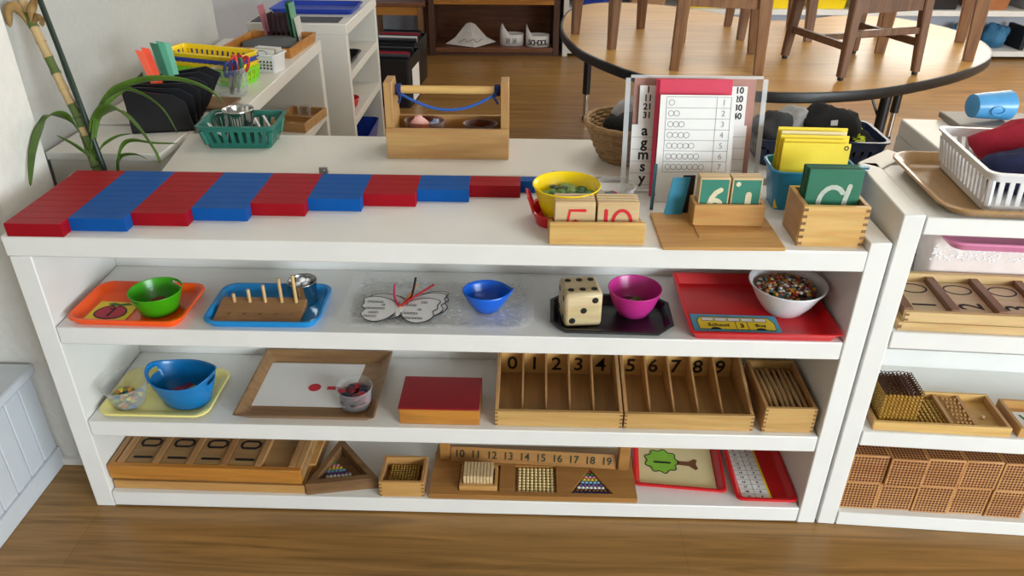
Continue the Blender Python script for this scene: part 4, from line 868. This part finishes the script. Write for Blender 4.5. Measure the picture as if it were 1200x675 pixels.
# ------------------------------------------------------------------ left side: stand, plant, low cabinet and its contents
t = thing('plant_stand', 'small white stand between the plant and the black file sorter', 'stand', (-.17,.425,0))
MB().box(0,.26,0,.195,.632,.650).build('top', WHITE2, t, bev=.002)
for x in (.004,.238): MB().box(x,x+.018,.004,.191,0,.632).build('side_panel', WHITE2, t)
MB().box(.022,.238,.004,.016,.5,.632).build('apron', WHITE2, t)
t = thing('low_cabinet', 'low white cabinet along the left wall with baskets on top', 'shelf unit', (-.18,.635,0))
MB().box(0,.345,0,.975,.612,.651).build('top_board', WHITE2, t, bev=.002)
for y in (0,.937): MB().box(0,.345,y,y+.038,0,.612).build('side_panel', WHITE2, t, bev=.002)
for z in (.04,.37): MB().box(.012,.345,.038,.937,z,z+.03).build('shelf_board', WHITE2, t, bev=.002)
MB().box(0,.012,.038,.937,0,.612).build('back_panel', WHITE2, t)
t = thing('tall_cabinet', 'white three-shelf cabinet beyond the low cabinet, open to the right', 'shelf unit', (-.12,1.685,0))
MB().box(0,.365,0,.60,.650,.690).build('top_board', WHITE2, t, bev=.003)
for y in (0,.57): MB().box(0,.362,y,y+.03,0,.650).build('side_panel', WHITE2, t, bev=.002)
for z in (.02,.30,.478): MB().box(.012,.36,.03,.57,z,z+.03).build('shelf_board', WHITE2, t, bev=.002)
MB().box(0,.012,.03,.57,0,.650).build('back_panel', WHITE2, t)
LEAF = mat('dracaena_leaf', '#4a6a1c', .42, var=.3, ns=18); STEM = mat('dry_cane', '#c4a878', .7, var=.2, ns=14); STEMG = mat('green_cane', '#5c6f36', .6, var=.15); DEAD = mat('withered_leaf', '#9c7a48', .8, var=.3, ns=40)
t = thing('potted_plant', 'tall leaning plant with drooping green leaves tied to dark stakes', 'plant', (0,0,0))
MB().lathe([(.03,0),(.036,.005),(.039,.45),(.042,.60),(.036,.60),(.034,.57)], 24, (-.012,.362,0)).build('pot', mat('terracotta','#9a5a3c',.7), t)
cane = [(-.012,.362,.57),(-.024,.360,.644),(-.047,.390,.701),(-.057,.400,.739),(-.083,.420,.794),(-.109,.440,.856),(-.134,.460,.914),(-.155,.480,.966),(-.175,.500,1.005),(-.178,.53,1.04)]
c = crom(cane, 6); b = MB()
for i in range(0, len(c)-1, 3):
    k = i//3; b.tube(c[i:i+4], [.0092+.0016*(j == 0) for j in range(len(c[i:i+4]))], 10, 1 if k in (5,6,9,12) or k < 4 else 0)
b.build('cane', [STEM, STEMG], t)
STK = mat('dark_green_stake', '#12281c', .4)
MB().tube([(-.006,.352,.59),(-.001,.350,.642),(-.049,.400,.813),(-.099,.450,.971),(-.112,.463,1.02)], .0058, 9).build('stake', STK, t)
MB().tube([(-.034,.392,.70),(-.040,.396,.723),(-.073,.428,.824),(-.098,.458,.908)], .0034, 7).build('stake', STK, t)
MB().tube([(-.060,.410,.72),(-.075,.420,.77),(-.099,.438,.839)], .0034, 7).build('stake', STK, t)
def leaf(P, w, m, prof=lambda u: (.26+.74*(lambda q: q*q*(3-2*q))(min(1, max(0, (u-.12)/.38))))*min(1, ((1.0-u)/.42+1e-6))**.6, fold=.25, twist=0.0):
    P = [Vector(p) for p in crom(P, 7)]; n = len(P); loops = []
    for i, p in enumerate(P):
        tt = (P[min(i+1,n-1)]-P[max(i-1,0)]).normalized(); u = i/(n-1); ww = max(w*prof(u), .0012)
        s = tt.cross(Vector((.0,.25,1))); s = s.normalized() if s.length > .05 else Vector((0,1,0)); s = (Matrix.Rotation(twist, 3, tt) @ s).normalized(); nn = s.cross(tt).normalized()
        loops.append([tuple(p+s*ww*.5+nn*ww*fold*.5), tuple(p+s*ww*.25+nn*ww*fold*.12), tuple(p), tuple(p-s*ww*.25+nn*ww*fold*.12), tuple(p-s*ww*.5+nn*ww*fold*.5)])
    b = MB(); b.loft(loops, False, False, close=False); return b.build('leaf', m, t, smooth=80, solid=.0008)
LV = [([(-.026,.360,.673),(-.046,.368,.723),(-.060,.360,.751),(-.066,.322,.768),(-.075,.293,.751),(-.078,.25,.712),(-.078,.212,.658)], .036, .25),
([(-.021,.360,.658),(-.015,.370,.727),(.016,.370,.761),(.053,.362,.768),(.091,.350,.738),(.120,.340,.695),(.134,.330,.662)], .044, -.35),
([(-.022,.360,.683),(-.002,.370,.749),(.035,.380,.798),(.074,.390,.815),(.126,.400,.824),(.184,.410,.819),(.230,.420,.797),(.256,.420,.770)], .024, -.5),
([(-.028,.370,.685),(-.003,.390,.762),(.047,.400,.800),(.091,.400,.793),(.135,.390,.764),(.161,.380,.715)], .016, -.6),
([(-.024,.350,.669),(-.041,.340,.695),(-.074,.335,.721)], .014, .6), ([(-.023,.360,.650),(-.010,.380,.682),(.024,.390,.702),(.052,.400,.705)], .010, -.5),
([(.012,.372,.60),(.021,.375,.655),(.035,.385,.685),(.057,.390,.693),(.099,.390,.688),(.154,.385,.690)], .014, -.6), ([(.008,.372,.60),(.02,.38,.655),(.062,.372,.668),(.090,.365,.660)], .012, -.5),
([(-.024,.36,.66),(-.004,.375,.735),(.022,.39,.775),(.06,.40,.80)], .013, -.6)]
for P, w, tw in LV: leaf(P, w, LEAF, twist=tw)
for P, w, tw in (([(-.144,.460,.918),(-.151,.450,.947),(-.159,.440,.949),(-.166,.430,.920)], .03, .8), ([(-.141,.460,.914),(-.121,.460,.946),(-.117,.460,.973)], .03, .6), ([(-.141,.460,.914),(-.115,.450,.934),(-.109,.450,.918)], .02, -.6)):
    o = leaf(P, w*.85, DEAD, twist=tw, fold=.9); o['label'] = 'dry brown withered leaf'
# black file sorter with folders
ZL = .6512
t = thing('file_sorter', 'black stepped file sorter standing behind the plant', 'file sorter', (.005,.565,ZL), RAD(12))
for k in range(6):
    y = k*.038; MB().loft([[(x, y+dy, z) for x, z in ((-.035,0),(.105,0),(.095+.012*k,.070+.004*k),(.070+.010*k,.088+.004*k),(-.040,.106-.004*k))] for dy in (0,.003)]).build('divider', BLACK, t, smooth=0)
MB().box(-.035,.105,0,.193,0,.004).build('base', BLACK, t); MB().box(-.038,-.035,0,.193,0,.098).build('side_panel', BLACK, t)
for i, (y, h, c, q) in enumerate(((.108,.118,'#ff6a4a','coral folder, leftmost standing in the black file sorter'),(.114,.122,'#f0583c','orange-red folder, second from the left in the black file sorter'),(.146,.126,'#2f6b52','dark green folder in the middle of the black file sorter'),(.152,.128,'#5aa688','mint green folder, second from the right in the black file sorter'),(.1585,.124,'#7cc0a2','pale mint folder, rightmost in the black file sorter'))):
    a = RAD(12); lx, ly = -.006+.0075*i, y; o = tag(MB().loft([[(x, dy, z) for x, z in ((0,0),(.012,0),(-.022+.006*i,h+.046),(-.040+.006*i,h+.050))] for dy in (0,.004)]).build('folder', mat('folder_%d' % i, c, .6), None, (.005+lx*cos(a)-ly*sin(a)+.03, .565+lx*sin(a)+ly*cos(a), ZL+.0045), a, smooth=0), q, 'folder', 'folders in the black file sorter')
# nested baskets
for k, (m, z, q) in enumerate(((P_LG,0,'lime green slotted basket at the bottom of the nested stack'),(P_YB,.013,'yellow slotted basket nested just above the lime green one'),(P_RB,.026,'royal blue slotted basket nested between two yellow baskets'),(P_YB,.039,'yellow slotted basket on top of the nested stack'))):
    t = thing('basket', q, 'basket', (-.012,1.045,ZL+z), RAD(-17), 'nested slotted baskets')
    basket(t, m, .262-.001*k, .105, .048, .009, .014, .017, .009, .012, .012)
t = thing('jar', 'clear plastic jar of scissors in front of the nested baskets', 'jar', (.092,.895,ZL))
bowl_mb([(.001,0),(.034,0),(.042,.006),(.048,.03),(.047,.055),(.043,.070),(.0435,.076)], 32).build('jar_body', CLR, t, solid=.001)
for i, (c, a, q) in enumerate((('#e03a24','2.2','red'),('#d8481e','1.5','orange'),('#1d6a50','2.6','dark green'),('#22306e','1.0','navy'),('#b5202c','2.9','dark red'))):
    a = float(a); t = thing('scissors', q+'-handled scissors standing in the clear jar', 'scissors', (.098+.010*cos(a+i), .900+.010*sin(a+i), ZL+.003), a, 'scissors in the clear jar')
    t.rotation_euler = (RAD(10+3*i), RAD(-6), a)
    MB().loft([[(-.0025,0,0),(.0025,0,0),(.0025,.002,0),(-.0025,.002,0)],[(-.006,0,.06),(.006,0,.06),(.006,.002,.06),(-.006,.002,.06)]]).build('blade', STEEL, t, smooth=0)
    b = MB()
    for s in (-1, 1): b.tube([(s*.010+.009*cos(q2*pi/7), .001, .080+.021*sin(q2*pi/7)) for q2 in range(15)], .0042, 6, cap=False)
    b.build('handles', mat('scissor_%d' % i, c, .4), t)
tray('tray', 'small dark brown tray at the near end of the low cabinet', WALN, .105, .10, .012, (.085,.790,ZL), RAD(-6), .008, .006, .006, 3)
t = thing('basket', 'small white perforated basket holding picture cards', 'basket', (.108,1.175,ZL), RAD(-14))
tray_mb(.105,.080,.055,.010,.006,.004).build('basket_body', P_WH, t)
b = MB()
for i in range(7):
    for j in range(4): b.prism([(-.036+i*.012+.003*cos(q*pi/4), .014+j*.0095+.003*sin(q*pi/4)) for q in range(8)], .0, .001, M=T((0,-.0385,0)) @ RX(90-7))
b.build('perforations', BLKG, t, smooth=0)
for k in range(4):
    o = tag(MB().box(-.040,.040,0,.0015,0,.062).build('picture_card', PAPER if k != 1 else mat('card_back','#c8b8a0',.6), None, (.103+.004*k,1.157+.013*k,ZL+.004), RAD(-14)), 'picture card, %s from the front in the small white basket' % ORD[k], 'card', 'cards in the small white basket')
    if k == 0: MB().stroke([(.016*cos(q*.7)*(1+.2*(q % 2)), .048+.010*sin(q*.7)) for q in range(9)], .0018, .0004, M=RX(90), closed=True).build('printed_drawing', INK, o, smooth=0)
t = thing('wooden_tray', 'brown wooden tray with a grey cloth at the far end of the low cabinet', 'tray', (.035,1.455,ZL), RAD(-4))
b = MB().loft([rrect(.225,.255,.004,0,2), rrect(.235,.265,.004,.032,2), rrect(.221,.251,.004,.032,2), rrect(.211,.241,.003,.005,2)]); b.build('tray_body', AMBER, t, smooth=20)
cloth('cloth', mat('slate_cloth', '#55585a', .9, ns=80, bmp=.4), (.03,1.465,ZL+.006), (.090,.098,.013), 41, 'folded slate grey cloth in the brown wooden tray', 'cloth', amp=.25, ms=[mat('slate_felt', '#55585a', .9, ns=80, bmp=.4)])
for i, (x, c, h, q) in enumerate(((-.005,'#c8808a',.122,'pink card standing leftmost at the far end of the low cabinet'),(.010,'#4a2a34',.098,'maroon card, first of four beside the pink card'),(.028,'#4e2c38',.098,'maroon card, second of four beside the pink card'),(.046,'#4a2830',.098,'maroon card, third of four beside the pink card'),(.064,'#523040',.098,'maroon card, nearest the green cards'),(.082,'#2f6a4c',.135,'dark green card standing between the maroon and pale green cards'),(.094,'#7fb898',.132,'pale green card standing beside the dark green one'),(.108,'#e4e2dc',.085,'white card standing rightmost in the row of cards'))):
    lean = -.02 if i == 0 else (-.006 if i < 5 else -.010)
    o = tag(MB().loft([[(dx+lean*z/h+.02*0, y, z) for dx, y, z in ((0,0,0),(0,.05,0),(0,.05,h),(0,0,h))] for dx in (0,.0035)]).build('card', mat('standing_card_%d' % i, c, .6), None, (x,1.592-.0,.6905 if False else ZL), RAD(-8), smooth=0), q, 'card', 'standing cards at the far end')
    o.location.y = 1.594-.05
# low cabinet shelf: wooden sorting tray
t = thing('sorting_tray', 'wooden sorting tray with a glass on the inner shelf of the low cabinet', 'tray', (.068,1.455,.4003), RAD(-8))
open_box(t, CADDY, .13, .20, .03, .008, .005, CADDY); t.location = (.025,1.345,.4003); MB().box(.008,.122,.10,.107,.005,.024).build('divider', CADDY, t)
for i, (x, y) in enumerate(((.055,1.385),(.085,1.395))): tag(MB().disc((0,0), .018, 0, 18, t=.004).build('disc', TILE, None, (x,y,.4056)), 'pale disc at the %s front of the sorting tray' % ('left','right')[i], 'disc')
t = thing('glass', 'small clear glass standing at the back of the sorting tray', 'glass', (.112,1.485,.4056)); bowl_mb([(.001,0),(.018,0),(.022,.02),(.025,.042)], 24).build('glass_body', CLR, t, solid=.001)
# tall cabinet: top and shelves
o = tag(MB().box(-.16,.16,-.05,.05,0,.002).build('mat', mat('dark_grey_mat','#45474c',.6), None, (.05,1.755,.6905), RAD(1)), 'dark grey flat mat at the near edge of the tall cabinet top', 'mat')
t = thing('tray', 'royal blue flat tray on top of the tall cabinet', 'tray', (.075,1.955,.6905)); tray_mb(.33,.20,.02,.02,.01,.005).build('tray_body', P_RB, t)
tray('tray', 'black tray on the upper shelf of the tall cabinet', P_BK, .20, .24, .025, (.130,1.88,.5085), 0, .03, .012, .005)
t = thing('bowl', 'red bowl on the middle shelf of the tall cabinet', 'bowl', (.185,1.83,.3305)); bowl_mb([(.001,0),(.025,0),(.04,.02),(.05,.05)], 28).build('bowl_body', P_RD, t, solid=.002)
t = thing('basket', 'blue basket at the bottom of the tall cabinet', 'basket', (.115,1.985,.0505)); b = MB().loft([rrect(.20,.40,.02,0), rrect(.24,.48,.03,.13), rrect(.232,.472,.028,.13), rrect(.19,.39,.018,.004)]); b.build('basket_body', P_RB, t)
# ------------------------------------------------------------------ back of the room
t = thing('stool', 'small brown wooden table beside the mahogany bookcase', 'table', (.03,4.33,0))
MB().box(-.22,.18,-.18,.18,.325,.35).build('top', CASEW, t, bev=.004)
for x in (-.185,.145):
    for y in (-.15,.15): MB().loft([rrect(.03,.03,.003,0,1,x,y), rrect(.038,.038,.003,.325,1,x,y)]).build('leg', CHAIRW, t)
MB().box(-.166,.126,-.165,-.15,.27,.325).build('apron', AMBER, t)
t = thing('bookcase', 'mahogany bookcase with a paper bag and headbands on its bottom shelf', 'bookcase', (.225,4.20,0), RAD(2))
for x in (0,.845): MB().box(x,x+.04,0,.36,0,.95).build('side_panel', CASEZ, t, bev=.002)
for z, m in ((.022,CASEW),(.335,AMBER),(.64,CASEW),(.91,CASEW)): MB().box(.04,.845,.0,.355,z,z+.03).build('shelf_board', m, t, bev=.002)
MB().box(.04,.845,.01,.03,0,.022).build('kick_board', CASEZ, t); MB().box(.04,.845,.348,.36,.022,.95).build('back_panel', CASEW, t)
PB = mat('crumpled_white_paper', '#dcd8d4', .8, ns=40, bmp=.5)
t = thing('paper_bag', 'crumpled white paper bag lying on the mahogany bookcase shelf', 'paper bag', (.50,4.32,.0525), RAD(3))
b = MB().loft([[(-.175,-.04,.012),(.03,-.11,.002),(.175,-.01,.02),(.02,.06,.004)],[(-.11,-.025,.05),(.01,-.065,.05),(.11,.0,.05),(.02,.045,.05)],[(-.03,.0,.14),(.0,-.01,.15),(.03,.01,.135),(.005,.03,.14)]]); b.build('bag_body', PB, t, smooth=20)
MB().stroke([(-.08+.02*i, .03+.012*((i*7) % 3-1)) for i in range(9)], .004, .001, M=T((0,-.085,.012)) @ RX(70)).build('scribble', GREYI, t, smooth=0)
def crown(loc, rz, label, txt, tail):
    t = thing('paper_headband', label, 'paper headband', loc, rz, 'paper headbands on the bookcase')
    n = 40; b = MB(); b.loft([[(.082*cos(2*pi*i/n), .06*sin(2*pi*i/n), z*(1+(1.0*max(0, 1-abs(i-tail)/5) if z > 0 else 0))) for i in range(n)] for z in (0, .075)], False, False); b.build('paper_band', PAPER, t, solid=.0015)
    b = MB()
    if txt:
        for k, ch in enumerate(txt):
            a = -pi/2+(k-(len(txt)-1)/2)*.30; x, y = .0835*cos(a), .0615*sin(a); o = text(ch, .05, T((x,y,.03)) @ RZ(math.degrees(a)+90) @ RX(90), INK, t, 'printed_letter', .02)
    else:
        for a in (-1.9,-1.35):
            x, y = .0835*cos(a), .0615*sin(a); M = T((x,y,.035)) @ RZ(math.degrees(a)+90) @ RX(90); b.stroke([(-.011,-.016),(.011,-.016),(.011,.016),(-.011,.016)], .004, .001, M=M, closed=True); b.stroke([(-.004,-.008),(.004,.006)], .006, .001, M=M)
        b.build('printed_boxes', INK, t, smooth=0)
crown((.785,4.33,.0535), RAD(2), 'white paper headband with printed boxes, left of the two', '', 24)
crown((.965,4.305,.0535), RAD(2), 'white paper headband with large black letters, right of the two', 'SCHOOL', 22)
# crates of files
for i, (x, y, z, q) in enumerate(((.135,3.52,0,'black file crate on the floor behind the tall cabinet'),(.145,3.12,0,'black file crate nearest the wooden caddy, with a white sheet on its side'))):
    t = thing('file_crate', q, 'crate', (x,y,z), RAD(-4), 'black file crates')
    b = MB(); b.loft([rrect(.26,.30,.02,0), rrect(.27,.31,.02,.26), rrect(.258,.298,.016,.26), rrect(.248,.288,.016,.008)]); b.build('crate_body', BLACK, t)
    for k in range(9):
        m = (BLACK, mat('file_grey_%d%d' % (i,k), '#4a4c50', .6), PAPER, mat('file_red_%d%d' % (i,k), '#a82034', .6))[(k*3+i) % 4 if k in (2,5) else k % 2]
        o = tag(MB().box(-.115,.115,0,.004,0,.262+.006*(k % 3)).build('file', m, None, (x,y-.12+k*.029,z+.0085), RAD(-4)), 'file standing %s in the %s black crate' % (ORD[k], ('far','near')[i]), 'file', 'files in the black crates')
    if i: MB().box(.1365,.138,-.10,.08,.02,.20).build('white_sheet', PAPER, t)
# kidney-shaped table
t = thing('kidney_table', 'large kidney-shaped wood-topped table with black edge and legs', 'table', (0,0,0))
KP = [(1.059,2.59),(1.065,2.25),(1.146,1.92),(1.36,1.58),(1.691,1.415),(2.05,1.45),(2.399,1.64),(2.66,1.86),(2.81,2.08),(2.875,2.35),(2.83,2.62),(2.66,2.83),(2.44,2.83),(2.24,2.72),(2.06,2.68),(1.93,2.76),(1.77,2.94),(1.55,3.09),(1.30,3.12),(1.13,2.95)]
K = [(x, y) for x, y, z in crom([(a, c, 0) for a, c in KP], 5, True)]
kx, ky = 1.95, 2.2
MB().prism([(kx+(x-kx)*.994, ky+(y-ky)*.994) for x, y in K], .505, .540).build('tabletop', TABLEW, t, smooth=30)
EDGE = mat('black_table_edging', '#121214', .4); b = MB()
b.loft([[(kx+(x-kx)*s, ky+(y-ky)*s, z) for x, y in K] for s, z in ((.990,.504),(1.0,.504),(1.003,.508),(1.003,.536),(1.0,.5402),(.990,.5402))]+[[(kx+(x-kx)*.990, ky+(y-ky)*.990, .504) for x, y in K]], False, False); b.build('edge_band', EDGE, t, smooth=30)
for x, y in ((1.21,2.80),(2.70,2.55),(2.235,1.66),(1.45,1.78)):
    lg = MB().lathe([(.020,.14),(.020,.504)], 14, (x,y,0)).build('leg', EDGE, t); MB().lathe([(.013,.02),(.013,.14)], 12, (x,y,0)).build('chrome_insert', CHROME, lg); MB().lathe([(.012,0),(.016,.004),(.014,.02)], 12, (x,y,0)).build('foot_glide', BLKG, lg)
    sx = .14 if x < 1.9 else -.09; MB().tube([(x,y,.36),(x+sx*.75,y+.04,.505)], .005, 6).build('brace', EDGE, t)
# chairs standing on the table
def chair(name_label, c, yaw, w, d, m, stretch=True, leg=.036, splay=.015, h=.30, glide=True):
    t = thing('chair', name_label, 'chair', (c[0],c[1],.5405), RAD(yaw), 'chairs standing on the kidney table')
    for sx in (-1,1):
        for sy in (-1,1):
            x, y = sx*w/2, sy*d/2; z0 = .012 if glide else 0
            lg = MB().loft([rrect(leg*.78,leg*.7,.004,z0,1,x,y), rrect(leg*1.1,leg,.004,h-.02,1,x-sx*splay,y-sy*splay)]).build('leg', m, t, bev=.001)
            if glide: MB().lathe([(.008,0),(.011,.002),(.010,.012)], 10, (x,y,0)).build('foot_glide', BLKG, lg)
    q = splay; MB().box(-w/2+q,w/2-q,-d/2+q-.010,-d/2+q+.010,h-.075,h-.02).build('apron', m, t); MB().box(-w/2+q,w/2-q,d/2-q-.010,d/2-q+.010,h-.075,h-.02).build('apron', m, t)
    if stretch:
        for sx in (-1,1): MB().box(sx*(w/2-q*.6)-.009, sx*(w/2-q*.6)+.009, -d/2+.02, d/2-.02, .10,.125).build('stretcher', m, t, bev=.002)
        MB().box(-w/2+.02,w/2-.02,-.010,.010,.103,.124).build('stretcher', m, t, bev=.002)
        MB().box(-w/2+.02,w/2-.02,-d/2+.001,-d/2+.019,.145,.168).build('stretcher', m, t, bev=.002)
    b = MB(); b.loft([rrect(w+.02,d+.02,.03,h-.02), rrect(w+.03,d+.03,.03,h-.012), rrect(w+.03,d+.03,.03,h-.002), rrect(w+.02,d+.02,.03,h)]); b.build('seat', m, t)
    for sx in (-1,1): MB().loft([rrect(.026,.028,.003,h,1,sx*(w/2-.01),d/2-.012), rrect(.022,.022,.003,h+.32,1,sx*(w/2-.01),d/2+.055)]).build('back_post', m, t)
    b = MB(); b.loft([[(x, d/2+.038+y+.018*(1-(2*x/w)**2), z) for y, z in ((0,h+.20),(.014,h+.20),(.022,h+.31),(.008,h+.31))] for x in [(-w/2+.012)+(w-.024)*i/8 for i in range(9)]]); b.build('backrest', m, t)
chair('dark wooden chair with stretchers, nearest at the right on the kidney table', (2.117,1.79), 18, .319, .342, CHAIRD)
chair('wooden chair at the left end of the kidney table', (1.330,2.24), 25, .335, .318, CHAIRW, False, .042, .006, glide=False)
chair('wooden chair behind the number chart at the front of the kidney table', (1.625,1.84), -10, .30, .345, CHAIRW, False, .044, .012, glide=False)
chair('wooden chair in the middle back of the kidney table', (1.965,2.385), -2, .285, .30, CHAIRW, False, .042, .012, glide=False)
chair('wooden chair at the right end of the kidney table', (2.545,2.14), -21, .32, .37, CHAIRW, False, .050, .008, glide=False)
# white bookcases along the back wall with bins
t = thing('long_bookcase', 'long low white bookcase under the windows along the back wall', 'bookcase', (1.135,4.225,0), RAD(1.5))
for x in (0,1.1,1.945,4.2): MB().box(x,x+.035,0,.36,0,.62).build('side_panel', WHITE, t, bev=.002)
for z in (.02,.285,.585): MB().box(.035,4.2,.0,.355,z,z+.035).build('shelf_board', WHITE, t, bev=.002)
MB().box(.035,4.2,.348,.36,.0,.62).build('back_panel', WALLB, t)
def bn(x, w, h, m, label, z=.3207, d=.24, y=4.30):
    t = thing('storage_bin', label, 'bin', (x, y+.026*(x-1.135), z), RAD(1.5), 'bins in the long white bookcase')
    b = MB().loft([rrect(w*.88,d*.85,.02,0), rrect(w,d,.025,h-.012), rrect(w+.012,d+.012,.025,h-.012), rrect(w+.012,d+.012,.025,h), rrect(w-.008,d-.008,.02,h), rrect(w*.86,d*.82,.018,.004)]); b.build('bin_body', m, t)
bn(1.34, .28, .16, P_RB, 'royal blue storage bin at the left of the long white bookcase', y=4.37); bn(1.70, .26, .17, mat('tan_bin','#b48a64',.6), 'tan storage bin beside the royal blue one', y=4.37)
bn(2.07, .24, .16, P_YB, 'first yellow storage bin from the left in the white bookcase', y=4.37); bn(2.54, .30, .16, P_YB, 'second yellow storage bin from the left in the white bookcase', y=4.37); bn(2.92, .26, .16, P_YB, 'third yellow storage bin from the left in the white bookcase', y=4.37)
bn(3.25, .20, .16, P_PINK, 'pink storage bin right of the yellow ones', y=4.37); bn(3.66, .30, .17, BLACK, 'black storage bin behind the right end of the table', y=4.37); bn(4.02, .26, .16, mat('orange_brown_bin','#a8683c',.6), 'orange-brown storage bin near the right edge', y=4.37); bn(4.36, .24, .16, mat('grey_bin','#8a9096',.6), 'grey storage bin at the right edge', y=4.37)
for i, (x, c, q, h) in enumerate(((3.95,'#4b86ac','steel blue bag',.15),(4.17,'#3f7ca6','bright blue bag',.17))):
    cloth('bag', None, (x,4.47,.0558), (.085,.09,.085), 51+i, q+' lying at the bottom of the long white bookcase', 'bag', ms=[mat('bag_cloth_%d' % i, c, .8, ns=40, bmp=.4)])
tag(MB().box(-.014,.014,-.10,.10,0,.15).build('book', INK, None, (4.315,4.45,.0558), RAD(2), bev=.001), 'thin black book upright beside the bright blue bag', 'book')
t = thing('tray', 'flat white tray at the bottom right of the long white bookcase', 'tray', (4.55,4.45,.0558), RAD(1.5)); tray_mb(.34,.22,.03,.02,.01,.006).build('tray_body', P_WH, t)

# ------------------------------------------------------------------ light
SC.cycles.transparent_max_bounces = 40
w = bpy.data.worlds.new('world'); SC.world = w; w.use_nodes = True; nt = w.node_tree
sky = nt.nodes.new('ShaderNodeTexSky'); sky.sky_type = 'NISHITA'; sky.sun_disc = False; sky.sun_elevation = RAD(35); sky.sun_rotation = RAD(120); sky.air_density = 1; sky.dust_density = 3
bc = nt.nodes.new('ShaderNodeHueSaturation'); bc.inputs['Saturation'].default_value = .25
nt.links.new(sky.outputs[0], bc.inputs['Color']); nt.links.new(bc.outputs[0], nt.nodes['Background'].inputs['Color']); nt.nodes['Background'].inputs['Strength'].default_value = .09
def area(name, loc, tgt, sx, sy, power, col=(1,1,1), spread=180):
    l = bpy.data.lights.new(name, 'AREA'); l.shape = 'RECTANGLE'; l.size = sx; l.size_y = sy; l.energy = power; l.color = col; l.spread = RAD(spread)
    o = bpy.data.objects.new(name, l); COL.objects.link(o); o.location = loc; o.rotation_euler = (Vector(tgt)-Vector(loc)).to_track_quat('-Z', 'Y').to_euler(); return o
area('front_window_light', (5.0,-4.15,1.45), (2.0,0,.6), 3.4, 1.6, 318, (.83,.94,1))
for x, pw in ((2.1,13),(3.9,34),(5.7,55)): area('back_window_light', (x,4.60,1.7), (x-.4,0,.8), 1.5, 1.0, pw, (1,.93,.80))
for x, y in ((1.6,.9),(3.6,2.6)): area('ceiling_lamp', (x,y,2.58), (x,y,0), 1.2, .6, 9, (1,.97,.90))
# ------------------------------------------------------------------ camera
cam = bpy.data.cameras.new('camera'); co = bpy.data.objects.new('camera', cam); COL.objects.link(co); SC.camera = co
cam.sensor_width = 36; cam.lens = 904.17/1200*36; cam.clip_start = .01
a0 = Vector((.99967067,.02439164,.00797523)); a1 = Vector((-.01902747,.49597681,.86812727)); a2 = Vector((-.01721952,.86799312,-.49627758))
Mx = Matrix((a0, a1, -a2)).transposed().to_4x4(); Mx.translation = (.91228,-1.20124,1.25282); co.matrix_world = Mx
SC.view_settings.view_transform = 'Standard'; SC.view_settings.look = 'None'; SC.view_settings.gamma = 1; SC.view_settings.use_curve_mapping = False; SC.view_settings.exposure = 0.22
